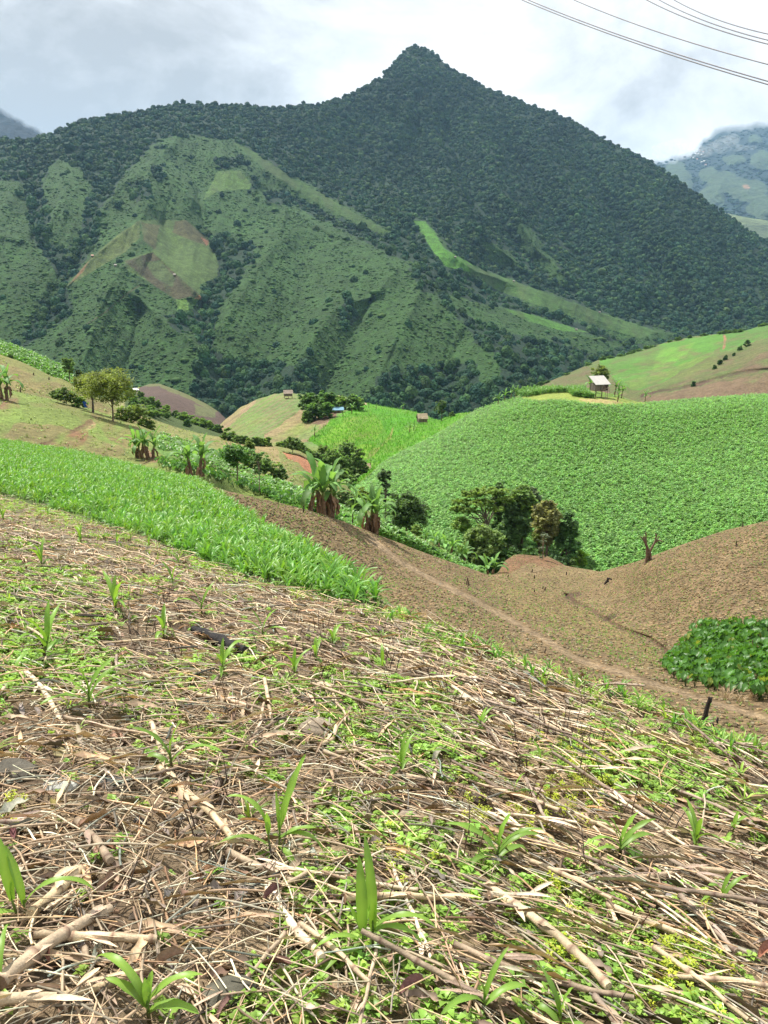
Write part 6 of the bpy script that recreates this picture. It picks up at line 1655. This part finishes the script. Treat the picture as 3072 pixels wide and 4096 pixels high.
def sundries():
    random.seed(51)
    def post(name, label, layer, u, v, pts, rad, cat, c=(.03, .024, .02), mat=None):
        P = layer.p1(u, v); d = project(P)[2]; k = d/FPX; mb = MB()
        for pl, rr in zip(pts, rad):
            pl = [(a*k, b*k, z*k) for a, b, z in pl]
            # subdivide
            q = np.linspace(0, len(pl)-1, (len(pl)-1)*4+1); A = np.array(pl); I = np.clip(q.astype(int), 0, len(pl)-2); f = (q-I)[:, None]
            pp = A[I]*(1-f)+A[I+1]*f+rng.normal(0, 1.0*k*.6, (len(q), 3))
            R_ = np.interp(q, np.arange(len(rr)), np.array(rr)*k)
            tube(mb, pp, R_, c, 7, jit=.35)
        o = mb.build(name, mat or M_char, None, loc=P); tag(o, label, cat); return o
    post('burnt_post', 'leaning charred post with a splayed top in front of the taro patch', L1, 2818, 2884, [[(-2, 0, -10), (4, 0, 50), (12, 0, 102)], [(12, 0, 98), (4, 0, 106)], [(12, 0, 98), (20, 0, 105)]], [[12, 9, 9], [6, 4], [6, 3]], 'post')
    post('burnt_stump', 'short charred stump just right of the leaning post', L1, 2868, 2893, [[(0, 0, -6), (0, 0, 12), (1, 0, 25)]], [[7, 5, 3.5]], 'stump')
    post('burnt_stump', 'lowest charred stump beside the leaning post', L1, 2851, 2904, [[(0, 0, -6), (0, 0, 9)]], [[6, 4.5]], 'stump')
    post('dead_tree', 'dead tree with two bare forked arms and a burnt foot on the brown hill', L1, 2588, 2250,
         [[(-3, 0, -8), (0, 0, 25), (-4, 0, 60), (-14, 0, 85), (-22, 0, 110)], [(2, 0, 40), (14, 0, 62), (24, 0, 85), (28, 0, 118)], [(-14, 0, 85), (-34, 3, 108)], [(-10, 0, 75), (-16, 0, 125)], [(24, 0, 85), (40, 0, 92), (56, -3, 90)], [(28, 0, 105), (22, 0, 125)], [(12, 0, -4), (10, 0, 30), (8, 0, 45)], [(26, 0, 88), (38, 0, 108)]],
         [[9, 7, 6, 5, 3], [6, 5, 4, 2.5], [4, 2], [4, 2.2], [3.5, 3, 1.5], [2.5, 1.5], [8, 5, 4], [3, 1.5]], 'dead tree', (.17, .115, .08), M_bark)
    post('burnt_branch', 'black forked branch lying on the brown slope', L1, 2428, 2338, [[(-10, 0, 0), (0, 0, 14), (2, 0, 28)], [(2, 0, 24), (18, 0, 22)], [(-2, 0, 12), (6, 0, 12)]], [[3.5, 5, 4], [4, 2.5], [4, 2]], 'branch')
    for i, (u, v, h, lab) in enumerate([(2138, 2315, 16, 'burnt stake beside the straw patch in the small valley'), (2180, 2362, 14, 'left stake of two close together in the small valley'), (2172, 2356, 12, 'shorter stake of two close together in the small valley'), (2136, 2368, 14, 'stake left of the close pair in the small valley'), (2264, 2300, 14, 'stake on the skyline of the saddle'),
                                        (2581, 2610, 18, 'stump beside the lower gully'), (2970, 2108, 22, 'leaning stake on the crest of the brown hill'), (2943, 2185, 24, 'dark stake below the crest of the brown hill'), (1866, 2342, 34, 'thin dark stump left of the footpath'), (1876, 2344, 24, 'second thin stump left of the footpath'), (2032, 2310, 12, 'thin stake before the mound'),
                                        (2129, 2290, 14, 'thin stake on the mound'), (1411, 2088, 42, 'thin stake by the stout banana clump'), (1213, 2050, 30, 'thin upright stick left of the tallest banana clump'), (2180, 2620, 30, 'thin pale stick below the footpath'), (2011, 2555, 12, 'dark knob on the brown field below the path'), (82, 1570, 22, 'burnt stump near the left banana clump'), (195, 1520, 12, 'black stump on the terraced hill'), (133, 1500, 8, 'dark clod on the terraced hill')]):
        lay = L2 if u < 100 else (L3 if u < 250 else L1)
        post('burnt_stake', lab, lay, u, v, [[(0, 0, -4), (random.uniform(-2, 2), 0, h*.5), (random.uniform(-4, 4), 0, h)]], [[3.0, 2.4, 1.6]], 'stake', (.06, .04, .03))
    # blue sheet with a stake
    P = at(340, 1629, 108); k = 108/FPX; mb = MB()
    V = []
    for i in range(7):
        for j in range(4):
            q = i/6; V.append(((-10+7*q+j*4.6+random.uniform(-.4, .4))*k, (3-2*q)*k*2+.05*math.sin(j*2), (22-24*q)*k))
    F = [[4*i+j, 4*i+j+1, 4*i+j+5, 4*i+j+4] for i in range(6) for j in range(3)]
    V = np.array(V); V2 = V+np.array([0, .05, 0]); F2 = [[a+28 for a in f[::-1]] for f in F]
    mb.add(np.vstack([V, V2]), np.array(F+F2), (.02, .075, .30)); o = mb.build('blue_sheet', M_cloth, None, loc=P); tag(o, 'small dark blue sheet hung on the crest of the yellow field', 'sheet')
    mb = MB(); tube(mb, [(6*k, -.1, 14*k), (16*k, -.15, -4*k)], .06, (.62, .42, .24), 6); o = mb.build('wooden_stake', M_wood, None, loc=P); tag(o, 'pale wooden stake leaning beside the blue sheet', 'stake')
    # power cables crossing high overhead
    for (ua, va, ub, vb, r, lab) in [(2080, -4, 3090, 343, 0.038, 'lowest overhead cable'), (2105, -4, 3090, 330, 0.038, 'overhead cable just above the lowest one'), (2288, -4, 3090, 262, 0.035, 'single overhead cable in the middle'), (2580, -4, 3090, 181, 0.035, 'lower of the close upper overhead cables'), (2630, -4, 3090, 165, 0.032, 'middle one of the three upper overhead cables'), (2690, -4, 3090, 140, 0.030, 'topmost overhead cable')]:
        A = at(ua, va, 62.0); B = at(ub, vb, 44.0); D = B-A; q = np.linspace(-1.1, 1.9, 60)
        pts = A+D*q[:, None]; pts[:, 2] += 1.0*(q*(q-1))
        mb = MB(); tube(mb, pts-A, r, (.16, .15, .17), 6); o = mb.build('power_cable', M_cable, None, loc=A); tag(o, lab+' running down to the right across the sky', 'cable')


Q_FOREST = 1.0
forest(); crops(); litter(); weeds(); stalks(); stones(); seedlings(); maize_field(); taro(); bananas(); trees(); huts(); sundries()
for o in list(scene.objects):
    if o.type == 'EMPTY' and not o.children: print('EMPTY', o.name)
HAZE = 4.2e-5; SKYOFF = (0, 0, 0)
# ------------------------------------------------------------------ light, sky, air
SUN = Vector((-.38, .34, .86)).normalized()
sl = bpy.data.lights.new('sun', 'SUN'); sl.energy = 5.0; sl.angle = R(.6); sl.color = (1, .95, .87)
so = link('sun', sl); so.rotation_euler = SUN.to_track_quat('Z', 'Y').to_euler(); so.location = (0, 0, 50)
w = bpy.data.worlds.new('World'); scene.world = w; w.use_nodes = True
t = w.node_tree; N = t.nodes; L = t.links; N.clear()
out = N.new('ShaderNodeOutputWorld')
sky = N.new('ShaderNodeTexSky'); sky.sky_type = 'NISHITA'; sky.sun_disc = False
sky.sun_elevation = math.asin(SUN.z); sky.sun_rotation = math.atan2(SUN.x, SUN.y)
b1 = N.new('ShaderNodeBackground'); b1.inputs['Strength'].default_value = .10; L.new(sky.outputs['Color'], b1.inputs['Color'])
tc = N.new('ShaderNodeTexCoord')
def noise(scale, detail, rough, sz=2.2, dist=0.0, off=(0, 0, 0)):
    mp = N.new('ShaderNodeMapping'); mp.inputs['Scale'].default_value = (1, 1, sz); mp.inputs['Location'].default_value = off
    L.new(tc.outputs['Generated'], mp.inputs['Vector'])
    nz = N.new('ShaderNodeTexNoise'); nz.inputs['Scale'].default_value = scale; nz.inputs['Detail'].default_value = detail
    nz.inputs['Roughness'].default_value = rough; nz.inputs['Distortion'].default_value = dist
    L.new(mp.outputs['Vector'], nz.inputs['Vector']); return nz.outputs['Fac']
def math_(op, a, b, c=None):
    m = N.new('ShaderNodeMath'); m.operation = op
    for i, x in enumerate((a, b, c)):
        if x is None: continue
        if isinstance(x, (int, float)): m.inputs[i].default_value = x
        else: L.new(x, m.inputs[i])
    return m.outputs[0]
sep = N.new('ShaderNodeSeparateXYZ'); L.new(tc.outputs['Generated'], sep.inputs[0])
n1 = noise(3.4, 7, .58, 2.0, .5, SKYOFF); n2 = noise(11, 8, .62, 1.6, .4, (3, 1, 2))
f = math_('ADD', math_('MULTIPLY', math_('SUBTRACT', n1, .5), 1.3), math_('MULTIPLY', n2, .38)); f = math_('ADD', f, .30)
f = math_('ADD', f, math_('MULTIPLY', sep.outputs['X'], .42))
cr = N.new('ShaderNodeValToRGB'); L.new(f, cr.inputs[0])
e = cr.color_ramp.elements
e[0].position = .28; e[0].color = (.345, .328, .297, 1)
e[1].position = .74; e[1].color = (.90, .89, .86, 1)
k = e.new(.40); k.color = (.46, .445, .415, 1)
k = e.new(.53); k.color = (.64, .63, .60, 1)
b2 = N.new('ShaderNodeBackground'); b2.inputs['Strength'].default_value = 1.0; L.new(cr.outputs[0], b2.inputs['Color'])
mx = N.new('ShaderNodeMixShader'); mx.inputs[0].default_value = .93
L.new(b1.outputs[0], mx.inputs[1]); L.new(b2.outputs[0], mx.inputs[2]); L.new(mx.outputs[0], out.inputs['Surface'])

cm = bpy.data.materials.new('cloud'); cm.use_nodes = True; t = cm.node_tree; t.nodes.clear()
o_ = t.nodes.new('ShaderNodeOutputMaterial'); pv = t.nodes.new('ShaderNodeVolumePrincipled')
pv.inputs['Density'].default_value = .0028; pv.inputs['Color'].default_value = (1, 1, 1, 1); pv.inputs['Anisotropy'].default_value = 0
t.links.new(pv.outputs[0], o_.inputs['Volume'])
mb = MB(); random.seed(3)
for (u, v, r) in [(2700, 588, 26), (2740, 600, 22), (2790, 604, 20), (2830, 602, 16), (2858, 590, 18), (2885, 578, 20), (2912, 566, 20), (2930, 552, 14), (2950, 590, 12), (2985, 592, 9), (3010, 590, 8), (2810, 606, 18), (2890, 598, 14), (2915, 590, 13), (2660, 600, 26)]:
    V, F = ico(3); c = at(u, v, 5200); s = pix(r, 5200)
    s *= 1.5; k = 1+.35*fbm(V[:, 0]*1.5+u, V[:, 1]*1.5+V[:, 2]*1.5, 9, 4)*1.6
    mb.add(V*k[:, None]*np.array([1.4, 1.2, .8])*s+c, F, (1, 1, 1))
co = mb.build('cloud', cm); tag(co, 'small white cloud drifting before the far blue range', 'cloud', kind='stuff')

if HAZE:
    hm = bpy.data.materials.new('haze'); t = hm.node_tree if hm.node_tree else None
    hm.use_nodes = True; t = hm.node_tree; t.nodes.clear()
    o_ = t.nodes.new('ShaderNodeOutputMaterial'); pv = t.nodes.new('ShaderNodeVolumePrincipled')
    pv.inputs['Density'].default_value = HAZE; pv.inputs['Color'].default_value = (.42, .68, 1, 1); pv.inputs['Anisotropy'].default_value = .2
    t.links.new(pv.outputs[0], o_.inputs['Volume'])
    mb = MB(); box(mb, (0, 500, 650), (33000, 33000, 2900), (1, 1, 1)); ho = mb.build('haze', hm, smooth=False); tag(ho, 'thin bluish haze filling the valley air', 'haze', kind='stuff')

vs = scene.view_settings
vs.view_transform = 'Standard'; vs.look = 'None'; vs.exposure = 0.7; vs.gamma = 1; vs.use_curve_mapping = False
scene.cycles.max_bounces = 8; scene.cycles.diffuse_bounces = 3; scene.cycles.transmission_bounces = 3; scene.cycles.volume_bounces = 8
scene.cycles.transparent_max_bounces = 6
scene.cycles.use_denoising = True
scene.cycles.use_adaptive_sampling = True
